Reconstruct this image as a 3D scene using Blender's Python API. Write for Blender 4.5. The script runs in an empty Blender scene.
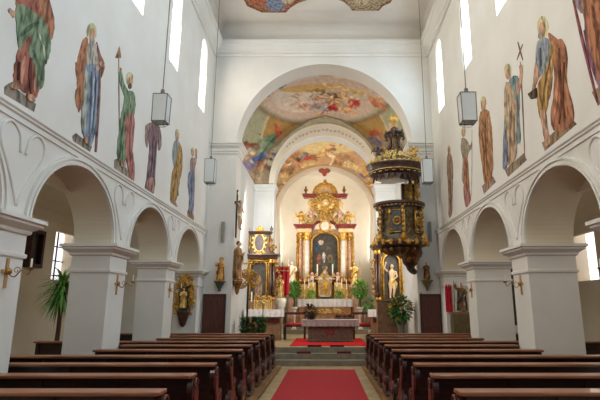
import bpy, math, random
from mathutils import Vector, Matrix
from mathutils.geometry import tessellate_polygon
import numpy as np
sc = bpy.context.scene
C = sc.collection
PI = math.pi
# ---------------------------------------------------------------- camera, world, light, exposure
FOC, TILT, EYE = 480.0, 107 / 480.0, 1.5
ANG = math.atan(TILT)
CA, SA = math.cos(ANG), math.sin(ANG)
cam_d = bpy.data.cameras.new('camera'); cam = bpy.data.objects.new('camera', cam_d); C.objects.link(cam)
cam.location = (0, 0, EYE); cam.rotation_euler = (PI / 2 + ANG, 0, 0)
cam_d.sensor_width = 36; cam_d.lens = FOC / 600 * 36; cam_d.shift_x = -25 / 600; cam_d.clip_end = 200
sc.camera = cam
w = bpy.data.worlds.new('world'); sc.world = w; w.use_nodes = True
w.node_tree.nodes['Background'].inputs[0].default_value = (0.93, 0.96, 1.0, 1)
w.node_tree.nodes['Background'].inputs[1].default_value = 0.3
sc.view_settings.view_transform = 'Standard'; sc.view_settings.look = 'None'
sc.view_settings.gamma = 1; sc.view_settings.use_curve_mapping = False
sc.view_settings.exposure = -0.12
def area(name, loc, direction, sx, sy, power, col=(1, 1, 1)):
    d = bpy.data.lights.new(name, 'AREA'); d.shape = 'RECTANGLE'; d.size = sx; d.size_y = sy; d.energy = power; d.color = col
    o = bpy.data.objects.new(name, d); C.objects.link(o); o.location = loc
    o.rotation_euler = Vector(direction).to_track_quat('-Z', 'Y').to_euler()
    return o
WARM, COOL = (1.0, 0.88, 0.72), (0.46, 0.74, 1.0)
XL, XR, YE = -3.48, 3.28, 13.9           # nave side walls and the end wall of the nave
WTS = {'left': 0.62, 'right': 0.78}      # thickness of the two arcade walls
NAVE_WIN = [(-1.9, -1.2), (0.5, 1.2), (2.8, 3.5), (5.15, 5.85), (7.5, 8.2), (9.78, 10.42), (12.3, 12.95)]
for i, (a, b) in enumerate(NAVE_WIN):
    area('daylight_left', (XL - 0.05, (a + b) / 2, 8.0), (1, 0, -0.35), 0.6, 2.0, 85 if b < 12 else 34, WARM)
    area('daylight_right', (XR + 0.05, (a + b) / 2, 8.0), (-1, 0, -0.35), 0.6, 2.0, 85 if b < 12 else 34, COOL)
AISLE_WIN = [(-0.2, 0.9), (2.6, 3.7), (5.1, 6.2), (7.9, 9.0), (11.15, 12.15)]
for a, b in AISLE_WIN:
    area('daylight_aisle_left', (-6.2, (a + b) / 2, 2.8), (1, 0, -0.1), 0.9, 1.4, 8, (1, 0.96, 0.86))
    area('daylight_aisle_right', (6.2, (a + b) / 2, 2.8), (-1, 0, -0.1), 0.9, 1.4, 8, (1, 0.97, 0.9))
area('daylight_choir_left', (-2.7, 15.5, 4.0), (1, 0.75, -0.25), 0.9, 2.8, 210, (1, 0.95, 0.86))
area('daylight_choir_right', (2.7, 15.5, 4.0), (-1, 0.75, -0.25), 0.9, 2.8, 210, (1, 0.95, 0.86))
area('daylight_apse_left', (-2.35, 20.4, 4.6), (1, 0.4, 0), 1.3, 2.8, 105, (1, 0.96, 0.9))
area('daylight_apse_right', (2.35, 20.4, 4.6), (-1, 0.4, 0), 1.3, 2.8, 105, (1, 0.96, 0.9))
area('added_niche_light_left', (-2.1, 22.9, 4.9), (1, 0.6, 0.1), 0.5, 2.6, 42, (1, 0.96, 0.9))  # unseen pair of lights added behind the altar to brighten the niche
area('added_niche_light_right', (2.1, 22.9, 4.9), (-1, 0.6, 0.1), 0.5, 2.6, 42, (1, 0.96, 0.9))

# ---------------------------------------------------------------- measuring helpers
def at(px, py, Y):
    u, v = (px - 325) / FOC, (200 - py) / FOC
    r = (u, CA - v * SA, SA + v * CA); k = Y / r[1]
    return r[0] * k, EYE + r[2] * k            # x, z on the plane at depth Y
def on_side(px, py, x):
    u, v = (px - 325) / FOC, (200 - py) / FOC
    r = (u, CA - v * SA, SA + v * CA); k = x / r[0]
    return r[1] * k, EYE + r[2] * k            # y, z on a side wall
def on_level(px, py, z):
    u, v = (px - 325) / FOC, (200 - py) / FOC
    r = (u, CA - v * SA, SA + v * CA); k = (z - EYE) / r[2]
    return r[0] * k, r[1] * k
def seen(P):                                   # numpy world points -> photo pixels
    z = P[:, 2] - EYE; d = P[:, 1] * CA + z * SA
    return np.stack([325 + FOC * P[:, 0] / d, 200 - FOC * (z * CA - P[:, 1] * SA) / d], 1)
def spline(pts, n=5, closed=True):
    out = []; N = len(pts)
    for i in range(N if closed else N - 1):
        if closed: p = [pts[(i + k) % N] for k in (-1, 0, 1, 2)]
        else: p = [pts[min(max(i + k, 0), N - 1)] for k in (-1, 0, 1, 2)]
        for j in range(n):
            t = j / n
            out.append(tuple(0.5 * (2 * b + (c - a) * t + (2 * a - 5 * b + 4 * c - d) * t * t + (3 * b - a - 3 * c + d) * t ** 3)
                             for a, b, c, d in zip(*p)))
    if not closed: out.append(tuple(pts[-1]))
    return out

# ---------------------------------------------------------------- materials
MATS = {}
def mat(name, col, rough=0.6, metal=0.0, col2=None, scale=6.0, bump=0.0, bscale=30, emit=0, spec=0.5, stretch=None, coat=0, alpha=1, trans=0, detail=4, thr=None):
    if name in MATS: return MATS[name]
    m = bpy.data.materials.new(name); m.use_nodes = True; nt = m.node_tree; b = nt.nodes['Principled BSDF']
    b.inputs['Base Color'].default_value = (*col, 1); b.inputs['Roughness'].default_value = rough; b.inputs['Metallic'].default_value = metal
    b.inputs['Specular IOR Level'].default_value = spec; b.inputs['Coat Weight'].default_value = coat
    b.inputs['Alpha'].default_value = alpha; b.inputs['Transmission Weight'].default_value = trans
    tc = nt.nodes.new('ShaderNodeTexCoord'); mp = nt.nodes.new('ShaderNodeMapping'); nt.links.new(tc.outputs['Object'], mp.inputs[0])
    if stretch: mp.inputs['Scale'].default_value = stretch
    if col2:
        n = nt.nodes.new('ShaderNodeTexNoise'); n.inputs['Scale'].default_value = scale; n.inputs['Detail'].default_value = detail
        nt.links.new(mp.outputs[0], n.inputs[0])
        r = nt.nodes.new('ShaderNodeValToRGB'); lo, hi = thr or (0.35, 0.65)
        r.color_ramp.elements[0].position = lo; r.color_ramp.elements[1].position = hi
        r.color_ramp.elements[0].color = (*col, 1); r.color_ramp.elements[1].color = (*col2, 1)
        nt.links.new(n.outputs[0], r.inputs[0]); nt.links.new(r.outputs[0], b.inputs['Base Color'])
    if bump:
        n2 = nt.nodes.new('ShaderNodeTexNoise'); n2.inputs['Scale'].default_value = bscale; n2.inputs['Detail'].default_value = 3
        nt.links.new(mp.outputs[0], n2.inputs[0])
        bp = nt.nodes.new('ShaderNodeBump'); bp.inputs['Strength'].default_value = bump; bp.inputs['Distance'].default_value = 0.03
        nt.links.new(n2.outputs[0], bp.inputs['Height']); nt.links.new(bp.outputs[0], b.inputs['Normal'])
    if emit:
        b.inputs['Emission Color'].default_value = (*col, 1); b.inputs['Emission Strength'].default_value = emit
    MATS[name] = m; return m
def s(r, g, b): return tuple(((v / 255) / 12.92 if v / 255 < 0.04045 else ((v / 255 + 0.055) / 1.055) ** 2.4) for v in (r, g, b))
PLASTER = mat('plaster', s(226, 223, 215), 0.85, col2=s(232, 230, 224), scale=1.2, bump=0.05, bscale=14, spec=0.2)
CEIL = mat('ceiling_plaster', s(214, 207, 196), 0.9, col2=s(222, 216, 206), scale=1.0, spec=0.2)
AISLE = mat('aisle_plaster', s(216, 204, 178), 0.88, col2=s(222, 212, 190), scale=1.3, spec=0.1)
PLAST_GREY = mat('grey_plaster', s(205, 208, 208), 0.85, col2=s(213, 215, 214), scale=1.5, spec=0.2)
CREAM = mat('cream_plaster', s(232, 224, 205), 0.85, col2=s(238, 232, 216), scale=1.5, spec=0.2)
STONE = mat('floor_stone', s(176, 156, 118), 0.45, col2=s(150, 132, 100), scale=3)
STEP = mat('step_stone', s(140, 130, 110), 0.6, col2=s(118, 110, 94), scale=5, bump=0.1)
GREYST = mat('altar_stone', s(120, 108, 88), 0.6, col2=s(92, 82, 68), scale=14, bump=0.15)
CARPET = mat('red_carpet', s(180, 62, 66), 0.95, col2=s(164, 52, 56), scale=60, bump=0.2, bscale=200, spec=0.1)
CARPET2 = mat('bright_red_carpet', s(196, 42, 44), 0.95, col2=s(180, 34, 38), scale=60, spec=0.1)
DKRED = mat('dark_red_cloth', s(96, 22, 24), 0.9, col2=s(80, 16, 18), scale=30)
WOOD = mat('pew_wood', s(66, 30, 22), 0.42, col2=s(38, 18, 14), scale=5, stretch=(0.6, 6, 6), bump=0.08, bscale=8, coat=0.15)
RAIL = mat('pew_rail_wood', s(170, 112, 78), 0.4, col2=s(128, 76, 50), scale=4, stretch=(0.5, 8, 8), coat=0.2)
PLANK = mat('platform_wood', s(150, 112, 72), 0.5, col2=s(122, 86, 54), scale=6, stretch=(4, 0.5, 4))
DOORW = mat('door_wood', s(92, 48, 38), 0.5, col2=s(74, 38, 30), scale=4, stretch=(6, 6, 0.6))
GOLD = mat('gilding', s(232, 186, 88), 0.38, 0.55, col2=s(166, 116, 44), scale=9, bump=0.5, bscale=24)
GOLDL = mat('pale_gilding', s(246, 222, 146), 0.4, 0.35, col2=s(206, 160, 76), scale=9, bump=0.4, bscale=24)
GOLDB = mat('dull_gilding', s(176, 132, 62), 0.4, 0.6, col2=s(96, 62, 30), scale=12, bump=0.5, bscale=24)
BLKMARB = mat('dark_marble', s(58, 40, 32), 0.35, col2=s(92, 60, 44), scale=7, thr=(0.4, 0.7), coat=0.2)
GREENMARB = mat('olive_marble', s(110, 100, 72), 0.4, col2=s(74, 66, 48), scale=8, coat=0.1)
REDMARB = mat('red_marble', s(112, 36, 34), 0.35, col2=s(134, 62, 54), scale=8, coat=0.1)
PINK = mat('pink_marble', s(214, 178, 156), 0.4, col2=s(184, 138, 112), scale=7)
YELM = mat('yellow_marble', s(228, 200, 152), 0.4, col2=s(206, 160, 104), scale=6)
WHMARB = mat('white_marble', s(236, 228, 216), 0.35, col2=s(214, 200, 184), scale=5)
BRNMARB = mat('brown_marble', s(150, 116, 84), 0.4, col2=s(122, 90, 64), scale=6)
SKIN = mat('painted_skin', s(214, 170, 136), 0.6); HAIR = mat('brown_hair', s(84, 56, 36), 0.7)
IVORY = mat('ivory_white', s(236, 228, 208), 0.5); LINEN = mat('white_linen', s(240, 236, 232), 0.9, col2=s(222, 216, 212), scale=20, bump=0.3, bscale=40)
LACE = mat('grey_lace', s(196, 190, 186), 0.9, col2=s(150, 142, 136), scale=70, thr=(0.45, 0.55))
CANDLE = mat('candle_wax', s(244, 238, 220), 0.5)
LEAF = mat('green_leaf', s(84, 140, 62), 0.55, col2=s(120, 174, 84), scale=8)
LEAFD = mat('dark_green_leaf', s(42, 96, 44), 0.55, col2=s(70, 126, 58), scale=8)
LEAFY = mat('yellow_green_leaf', s(150, 196, 84), 0.55, col2=s(110, 166, 66), scale=8)
IRON = mat('dark_iron', s(40, 36, 32), 0.45, 0.6); BRASS = mat('brass', s(170, 130, 70), 0.35, 0.8)
LAMPGL = mat('lantern_glass', s(228, 232, 228), 0.4, col2=s(236, 238, 234), scale=4, alpha=0.82)
FARGL = mat('frosted_glass', s(226, 232, 230), 0.4, alpha=0.85)
LAMPFR = mat('lantern_metal', s(110, 106, 98), 0.5, 0.3)
GLASSW = mat('daylight_glass', (1.0, 0.99, 0.97), 0.3, emit=2.6)
GLASSL = mat('leaded_daylight_glass', (0.95, 0.93, 1.0), 0.3, emit=1.5)
REDCL = mat('red_banner_cloth', s(214, 36, 56), 0.8, col2=s(176, 22, 40), scale=8)
DARKPIC = mat('dark_canvas', s(46, 44, 38), 0.5, col2=s(78, 66, 50), scale=6)
def paint(col, f=0.62):
    g_ = sum(col) / 3; col = tuple(int(min(255, (g_ + (c - g_) * 0.82) * 1.08 + 10)) for c in col)
    k = 'paint_%d_%d_%d' % col
    if k in MATS: return MATS[k]
    return mat(k, s(*col), 0.85, col2=s(*[int(c * f) for c in col]), scale=4.5, stretch=(3.0, 3.0, 1.1), spec=0.1, detail=8, thr=(0.42, 0.62))

# ---------------------------------------------------------------- mesh helpers
class MB:
    def __init__(self): self.v = []; self.f = []
    def add(self, vs, fs):
        k = len(self.v); self.v += [tuple(p) for p in vs]; self.f += [tuple(i + k for i in f) for f in fs]; return self
    def box(self, x0, x1, y0, y1, z0, z1):
        return self.add([(x0, y0, z0), (x1, y0, z0), (x1, y1, z0), (x0, y1, z0), (x0, y0, z1), (x1, y0, z1), (x1, y1, z1), (x0, y1, z1)],
                        [(0, 3, 2, 1), (4, 5, 6, 7), (0, 1, 5, 4), (1, 2, 6, 5), (2, 3, 7, 6), (3, 0, 4, 7)])
    def bar(self, a, b, w, h=None, up=(0, 0, 1)):
        a, b = Vector(a), Vector(b); d = (b - a).normalized(); h = h or w
        sd = d.cross(Vector(up)); sd = sd.normalized() if sd.length > 1e-4 else Vector((1, 0, 0)); u = sd.cross(d)
        vs = [p + sd * i * w / 2 + u * j * h / 2 for p in (a, b) for i, j in ((-1, -1), (1, -1), (1, 1), (-1, 1))]
        return self.add(vs, [(0, 1, 2, 3), (7, 6, 5, 4), (0, 4, 5, 1), (1, 5, 6, 2), (2, 6, 7, 3), (3, 7, 4, 0)])
    def loops(self, rings, close=True, caps=True):
        n = len(rings[0]); vs = [p for r in rings for p in r]; fs = []
        for i in range(len(rings) - 1):
            for j in range(n if close else n - 1):
                a = i * n + j; b = i * n + (j + 1) % n; fs.append((a, b, b + n, a + n))
        if caps: fs.append(tuple(range(n))[::-1]); fs.append(tuple((len(rings) - 1) * n + j for j in range(n)))
        return self.add(vs, fs)
    def lathe(self, prof, c=(0, 0, 0), n=16, sx=1, sy=1, fold=0, nf=7, ph=0, a0=0, a1=2 * PI):
        full = abs(a1 - a0 - 2 * PI) < 1e-6; m = n if full else n + 1; rings = []
        for r, z in prof:
            ring = []
            for j in range(m):
                a = a0 + (a1 - a0) * j / n; q = r * (1 + fold * math.sin(nf * a + ph + z * 3))
                ring.append((c[0] + q * sx * math.cos(a), c[1] + q * sy * math.sin(a), c[2] + z))
            rings.append(ring)
        return self.loops(rings, full, full)
    def tube(self, pts, rad, n=6, smooth=0):
        if smooth: pts = spline(pts, smooth, False)
        pts = [Vector(p) for p in pts]; N = len(pts)
        if not hasattr(rad, '__len__'): rad = [rad] * N
        elif len(rad) != N: rad = [rad[0] + (rad[-1] - rad[0]) * i / (N - 1) for i in range(N)]
        rings = []; u = None
        for i, p in enumerate(pts):
            d = (pts[min(i + 1, N - 1)] - pts[max(i - 1, 0)]).normalized()
            if u is None: u = d.cross(Vector((0.13, 0.98, 0.21))).normalized()
            else:
                u = u - d * u.dot(d); u = u.normalized() if u.length > 1e-5 else d.orthogonal().normalized()
            w_ = d.cross(u)
            rings.append([p + (u * math.cos(2 * PI * j / n) + w_ * math.sin(2 * PI * j / n)) * rad[i] for j in range(n)])
        return self.loops(rings)
    def ell(self, c, r, n=10, m=7):
        if not hasattr(r, '__len__'): r = (r, r, r)
        prof = [(max(math.sin(PI * i / m), 0.02), -math.cos(PI * i / m)) for i in range(m + 1)]
        return self.loops([[(c[0] + r[0] * q * math.cos(2 * PI * j / n), c[1] + r[1] * q * math.sin(2 * PI * j / n), c[2] + r[2] * z) for j in range(n)] for q, z in prof])
    def solid(self, outer, holes, fn, w0, w1):
        """polygon with holes in (u, v), extruded from w0 to w1; fn(u, v, w) gives the point"""
        lp = [outer] + list(holes); flat = [p for l in lp for p in l]
        tri = tessellate_polygon([[Vector((a, b, 0)) for a, b in l] for l in lp]); n = len(flat)
        fs = [tuple(t) for t in tri] + [tuple(i + n for i in t[::-1]) for t in tri]; k = 0
        for l in lp:
            for j in range(len(l)):
                a, b = k + j, k + (j + 1) % len(l); fs.append((a, b, b + n, a + n))
            k += len(l)
        return self.add([fn(a, b, w0) for a, b in flat] + [fn(a, b, w1) for a, b in flat], fs)
    def molding(self, x0, x1, y0, y1, prof):
        """square moulding round a rectangle: profile of (offset, z)"""
        return self.loops([[(x0 - o, y0 - o, z), (x1 + o, y0 - o, z), (x1 + o, y1 + o, z), (x0 - o, y1 + o, z)] for o, z in prof])
    def scroll(self, c, r, turns=1.4, rad=0.02, plane='xz', flip=1, rot=0):
        pts = []
        for i in range(18):
            t = i / 17; a = rot + flip * turns * 2 * PI * t; q = r * (1 - 0.82 * t)
            p = (q * math.cos(a), q * math.sin(a))
            pts.append((c[0] + p[0], c[1], c[2] + p[1]) if plane == 'xz' else (c[0], c[1] + p[0], c[2] + p[1]))
        return self.tube(pts, [rad, rad * 0.7], 5)
    def leaf(self, p, d, L, wd, droop=0.3):
        p = Vector(p); d = Vector(d).normalized(); sd = d.cross(Vector((0, 0, 1)))
        sd = sd.normalized() if sd.length > 1e-3 else Vector((1, 0, 0))
        a = p + d * L * 0.5 + Vector((0, 0, -droop * L * 0.15)); b = p + d * L + Vector((0, 0, -droop * L * 0.7))
        return self.add([p, a + sd * wd / 2, b, a - sd * wd / 2], [(0, 1, 2), (0, 2, 3)])
    def build(self, name, m, parent=None, smooth=False, bevel=0, remesh=0, world=False, merge=False):
        me = bpy.data.meshes.new(name); vs = self.v
        if world and parent is not None:
            o0 = Vector((0, 0, 0)); q = parent
            while q: o0 += q.location; q = q.parent
            vs = [tuple(Vector(p) - o0) for p in vs]
        me.from_pydata(vs, [], self.f); me.materials.append(m)
        import bmesh
        bm = bmesh.new(); bm.from_mesh(me)
        if merge: bmesh.ops.remove_doubles(bm, verts=bm.verts, dist=1e-4)
        bmesh.ops.recalc_face_normals(bm, faces=bm.faces); bm.to_mesh(me); bm.free()
        if smooth:
            me.polygons.foreach_set('use_smooth', [True] * len(me.polygons))
        o = bpy.data.objects.new(name, me); C.objects.link(o)
        if parent is not None: o.parent = parent
        if remesh:
            md = o.modifiers.new('r', 'REMESH'); md.mode = 'VOXEL'; md.voxel_size = remesh; md.use_smooth_shade = True
        if bevel:
            md = o.modifiers.new('b', 'BEVEL'); md.width = bevel; md.segments = 2; md.limit_method = 'ANGLE'
        return o
def thing(name, label, cat, loc=(0, 0, 0), group=None, rz=0):
    o = bpy.data.objects.new(name, None); C.objects.link(o); o.location = loc; o.rotation_euler = (0, 0, rz); o.empty_display_size = 0.1
    o['label'] = label; o['category'] = cat
    if group: o['group'] = group
    return o
def tag(o, label, cat, group=None, kind=None):
    o['label'] = label; o['category'] = cat
    if group: o['group'] = group
    if kind: o['kind'] = kind
    return o
def struct(name, mb, m, parent=None, **k):
    o = mb.build(name, m, parent, **k)
    if parent is None: o['kind'] = 'structure'
    return o
def copy_tree(o, parent=None):
    c = o.copy(); C.objects.link(c)
    if parent is not None: c.parent = parent
    for ch in list(o.children): copy_tree(ch, c)
    return c
def arc(cx, cz, r, a0, a1, n, rz=None):
    rz = rz or r
    return [(cx + r * math.cos(a0 + (a1 - a0) * i / n), cz + rz * math.sin(a0 + (a1 - a0) * i / n)) for i in range(n + 1)]

# ================================================================ THE BUILDING
m = MB(); m.box(-6.8, 6.8, -3, 13.1, -0.2, 0); floor = struct('floor', m, STONE)
m = MB(); m.box(-6.8, 6.8, 13.1, 25.5, -0.2, 0.14); struct('step', m, STEP)
m = MB(); m.box(-2.7, 2.7, 13.4, 25.5, 0.14, 0.28); struct('step', m, STEP)
m = MB(); m.box(-2.7, 2.7, 13.7, 25.5, 0.28, 0.42); struct('step', m, STEP)
m = MB(); m.box(-2.7, 2.7, 13.78, 25.5, 0.42, 0.424); struct('choir_floor', m, STONE)
m = MB(); m.box(-2.0, 2.0, 20.2, 25, 0.424, 0.60); m.box(-1.8, 1.8, 20.6, 25, 0.60, 0.78); struct('altar_step', m, STEP)
for sgn, nm, xe in ((-1, 'left', -1.1), (1, 'right', 0.93)):
    m = MB(); xo = -6.2 if sgn < 0 else 6.2
    m.box(min(xe, xo), max(xe, xo), 0.5, 12.7, 0.0, 0.06)
    o = struct('pew_platform_' + nm, m, PLANK)

PIERS = [(-0.6, 0.0), (2.2, 2.8), (5.0, 5.55), (7.8, 8.45), (10.6, 11.2)]
ARCH = [(1.1, 1.1), (3.9, 1.1), (6.675, 1.125), (9.525, 1.075), (12.25, 1.05)]
AZ, RISE = 2.5, 0.95
def nave_wall(side, xin, sgn):
    WT = WTS[side]
    outer = [(-3, 10.3), (-3, AZ)]
    for c, AR in ARCH:
        outer += [(c + AR * -math.cos(t), AZ + RISE * math.sin(t)) for t in [PI * i / 28 for i in range(29)]]
    outer += [(13.9, AZ), (13.9, 10.3)]
    holes = []
    for a, b in NAVE_WIN:
        cx, r = (a + b) / 2, (b - a) / 2
        holes.append([(a, 6.92), (b, 6.92)] + arc(cx, 8.75, r, 0, PI, 12))
    m = MB(); m.solid(outer, holes, lambda u, v, w_: (xin + sgn * w_, u, v), 0, WT)
    wall = struct('wall_' + side, m, PLASTER)
    # archivolts round each arch
    for k, (c, AR) in enumerate(ARCH[1:]):
        m = MB()
        for r0, r1, d in ((0.002, .035, 0.035), (.035, .075, 0.015), (.075, .11, 0.04)):
            ol = arc(c, AZ, r1 + AR, 0, PI, 40, r1 + RISE) + arc(c, AZ, r0 + AR, PI, 0, 40, r0 + RISE)
            m.solid(ol, [], lambda u, v, w_: (xin - sgn * w_, u, v), -0.01, d)
        struct('arch_trim', m, PLASTER, wall)
    for k, (c, AR) in enumerate(ARCH):  # thin tan lining: guessed plaster tone, partly shade put into the colour
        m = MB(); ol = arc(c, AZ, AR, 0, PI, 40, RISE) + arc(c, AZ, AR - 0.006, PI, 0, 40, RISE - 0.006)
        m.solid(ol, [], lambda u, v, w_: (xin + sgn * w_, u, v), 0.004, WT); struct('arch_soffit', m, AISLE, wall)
    # string course
    m = MB()
    prof = [(-0.01, 3.55), (0.02, 3.55), (0.02, 3.58), (0.012, 3.585), (0.012, 3.615), (0.035, 3.63), (0.035, 3.65), (0.055, 3.67), (0.055, 3.70), (-0.01, 3.72)]
    m.loops([[(xin - sgn * o, y, z) for o, z in prof] for y in (-3, 13.9)])
    struct('string_course', m, PLASTER, wall)
    # cornice
    prof = [(-0.01, 9.25), (0.05, 9.25), (0.05, 9.33), (0.10, 9.36), (0.10, 9.43), (0.13, 9.46), (0.20, 9.55), (0.20, 9.62), (0.26, 9.66), (0.26, 9.73), (-0.01, 9.73)]
    m = MB(); m.loops([[(xin - sgn * o, y, z) for o, z in prof] for y in (-3, 13.89)])
    struct('cornice', m, PLASTER, wall)
    # heart shaped stucco lobes in the spandrels
    for (a, b) in PIERS[1:]:
        cy = (a + b) / 2
        if b > 13.8: continue
        for q in (-1, 1):
            m = MB()
            pts = [(cy, 2.62), (cy + q * 0.12, 2.85), (cy + q * 0.27, 3.08), (cy + q * 0.40, 3.28), (cy + q * 0.38, 3.45), (cy + q * 0.24, 3.52), (cy + q * 0.09, 3.42), (cy + q * 0.05, 3.22)]
            m.tube([(xin - sgn * 0.004, y, z) for y, z in spline(pts, 4, False)], 0.02, 6)
            struct('stucco_lobe', m, PLASTER, wall, smooth=True)
    # windows
    for k, (a, b) in enumerate(NAVE_WIN):
        cx, r = (a + b) / 2, (b - a) / 2
        m = MB(); m.solid([(a, 6.92), (b, 6.92)] + arc(cx, 8.75, r, 0, PI, 12), [], lambda u, v, w_: (xin + sgn * w_, u, v), 0.16, 0.18)
        o = struct('window_%d' % (k + 1 + (0 if sgn < 0 else 10)), m, GLASSW)
    return wall
wl = nave_wall('left', XL, -1); wr = nave_wall('right', XR, 1)
CAPPROF = [(0, 2.04), (.02, 2.045), (.025, 2.06), (.025, 2.09), (.004, 2.10), (.004, 2.31), (.03, 2.32), (.04, 2.34), (.04, 2.36), (.10, 2.40), (.12, 2.415), (.12, 2.44), (.15, 2.45), (.15, 2.495), (0, 2.5)]
for side, xin, sgn in (('left', XL, -1), ('right', XR, 1)):
    WT = WTS[side]
    x0, x1 = min(xin, xin + sgn * WT), max(xin, xin + sgn * WT)
    for a, b in PIERS + [(13.3, 13.89)]:
        m = MB(); m.box(x0, x1, a, b, 0, 2.5)
        p = struct('pier_' + side, m, PLASTER)
        m = MB(); m.molding(x0, x1, a, b, CAPPROF); struct('capital', m, PLASTER, p)
        if a < 13:
            m = MB(); m.molding(x0, x1, a, b, [(0, 0.06), (0.04, 0.07), (0.04, 0.22), (0.0, 0.25)]); struct('plinth', m, PLASTER, p)

# end wall of the nave with the choir arch
R1, Z1 = 2.68, 6.33
ol = [(-7.0, 0), (-2.66, 0), (-2.66, Z1)] + arc(-0.02, Z1, R1, PI, 0, 48)[1:-1] + [(2.64, Z1), (2.64, 0), (7.0, 0), (7.0, 10.4), (-7.0, 10.4)]
m = MB(); m.solid(ol, [], lambda u, v, w_: (u, w_, v), YE, YE + 0.75); we = struct('wall_back', m, PLASTER)
IMP = [(0, 6.02), (0.03, 6.03), (0.03, 6.09), (0.06, 6.11), (0.06, 6.19), (0.11, 6.24), (0.13, 6.27), (0.13, 6.31), (0.16, 6.32), (0.16, 6.38), (0.0, 6.40)]
m = MB(); m.molding(XL - 0.2, -2.66, YE, YE + 0.75, IMP); struct('impost', m, PLASTER, we)
m = MB(); m.molding(2.64, XR + 0.2, YE, YE + 0.75, IMP); struct('impost', m, PLASTER, we)
prof = [(-0.01, 9.25), (0.05, 9.25), (0.05, 9.33), (0.10, 9.36), (0.10, 9.43), (0.13, 9.46), (0.20, 9.55), (0.20, 9.62), (0.26, 9.66), (0.26, 9.73), (-0.01, 9.73)]
m = MB(); m.loops([[(x, YE - o, z) for o, z in prof] for x in (XL, XR)]); struct('cornice', m, PLASTER, we)
# ceiling of the nave: cove and flat
m = MB(); cv = [(0.0, 9.70), (0.0, 9.85), (0.05, 9.98), (0.14, 10.1), (0.26, 10.17), (0.38, 10.2)]
rings = []
for o, z in cv: rings.append([(XL + o, -3, z), (XL + o, YE - o, z), (XR - o, YE - o, z), (XR - o, -3, z)])
rings.append([(XL + 1, -3, 10.2), (XL + 1, YE - 1, 10.2), (XR - 1, YE - 1, 10.2), (XR - 1, -3, 10.2)])
m.loops(rings, False, False)
m.box(XL + 0.99, XR - 0.99, -3, YE - 0.99, 10.2, 10.3)
struct('ceiling', m, CEIL)
m = MB(); m.box(XL - 0.8, XR + 0.8, -3, 14.6, 10.35, 10.5); struct('roof_slab', m, CEIL)

# aisles
for side, sgn, xin in (('left', -1, XL - 0.62), ('right', 1, XR + 0.78)):
    xo = sgn * 6.3
    outer = [(-3, 0), (14.6, 0), (14.6, 4.6), (-3, 4.6)]; holes = []
    for a, b in AISLE_WIN:
        holes.append([(a, 2.12), (b, 2.12)] + arc((a + b) / 2, 3.15 if sgn < 0 else 3.3, (b - a) / 2, 0, PI, 12))
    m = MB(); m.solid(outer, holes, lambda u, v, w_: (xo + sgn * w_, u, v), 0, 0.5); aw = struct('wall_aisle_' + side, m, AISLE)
    for k, (a, b) in enumerate(AISLE_WIN):
        lp = [(a, 2.12), (b, 2.12)] + arc((a + b) / 2, 3.15 if sgn < 0 else 3.3, (b - a) / 2, 0, PI, 12)
        m = MB(); m.solid(lp, [], lambda u, v, w_: (xo + sgn * w_, u, v), 0.34, 0.36)
        wn = struct('window_%d' % (30 + k + (0 if sgn < 0 else 10)), m, GLASSL)
        if sgn > 0: continue
        m = MB()
        for yy in (a + 0.33, b - 0.33): m.box(min(xo + sgn * 0.3, xo + sgn * 0.33), max(xo + sgn * 0.3, xo + sgn * 0.33), yy - 0.012, yy + 0.012, 2.12, 3.5)
        for zz in (2.25, 2.6, 2.95): m.box(min(xo + sgn * 0.3, xo + sgn * 0.33), max(xo + sgn * 0.3, xo + sgn * 0.33), a, b, zz - 0.012, zz + 0.012)
        m.build('glazing_bars', IRON, wn)
    # aisle vault
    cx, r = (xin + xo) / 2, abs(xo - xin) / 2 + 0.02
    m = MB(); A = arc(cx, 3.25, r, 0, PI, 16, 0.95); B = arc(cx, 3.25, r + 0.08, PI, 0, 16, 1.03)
    m.solid(A + B, [], lambda u, v, w_: (u, w_, v), -3, 14.0); struct('ceiling_aisle_' + side, m, AISLE)

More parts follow.
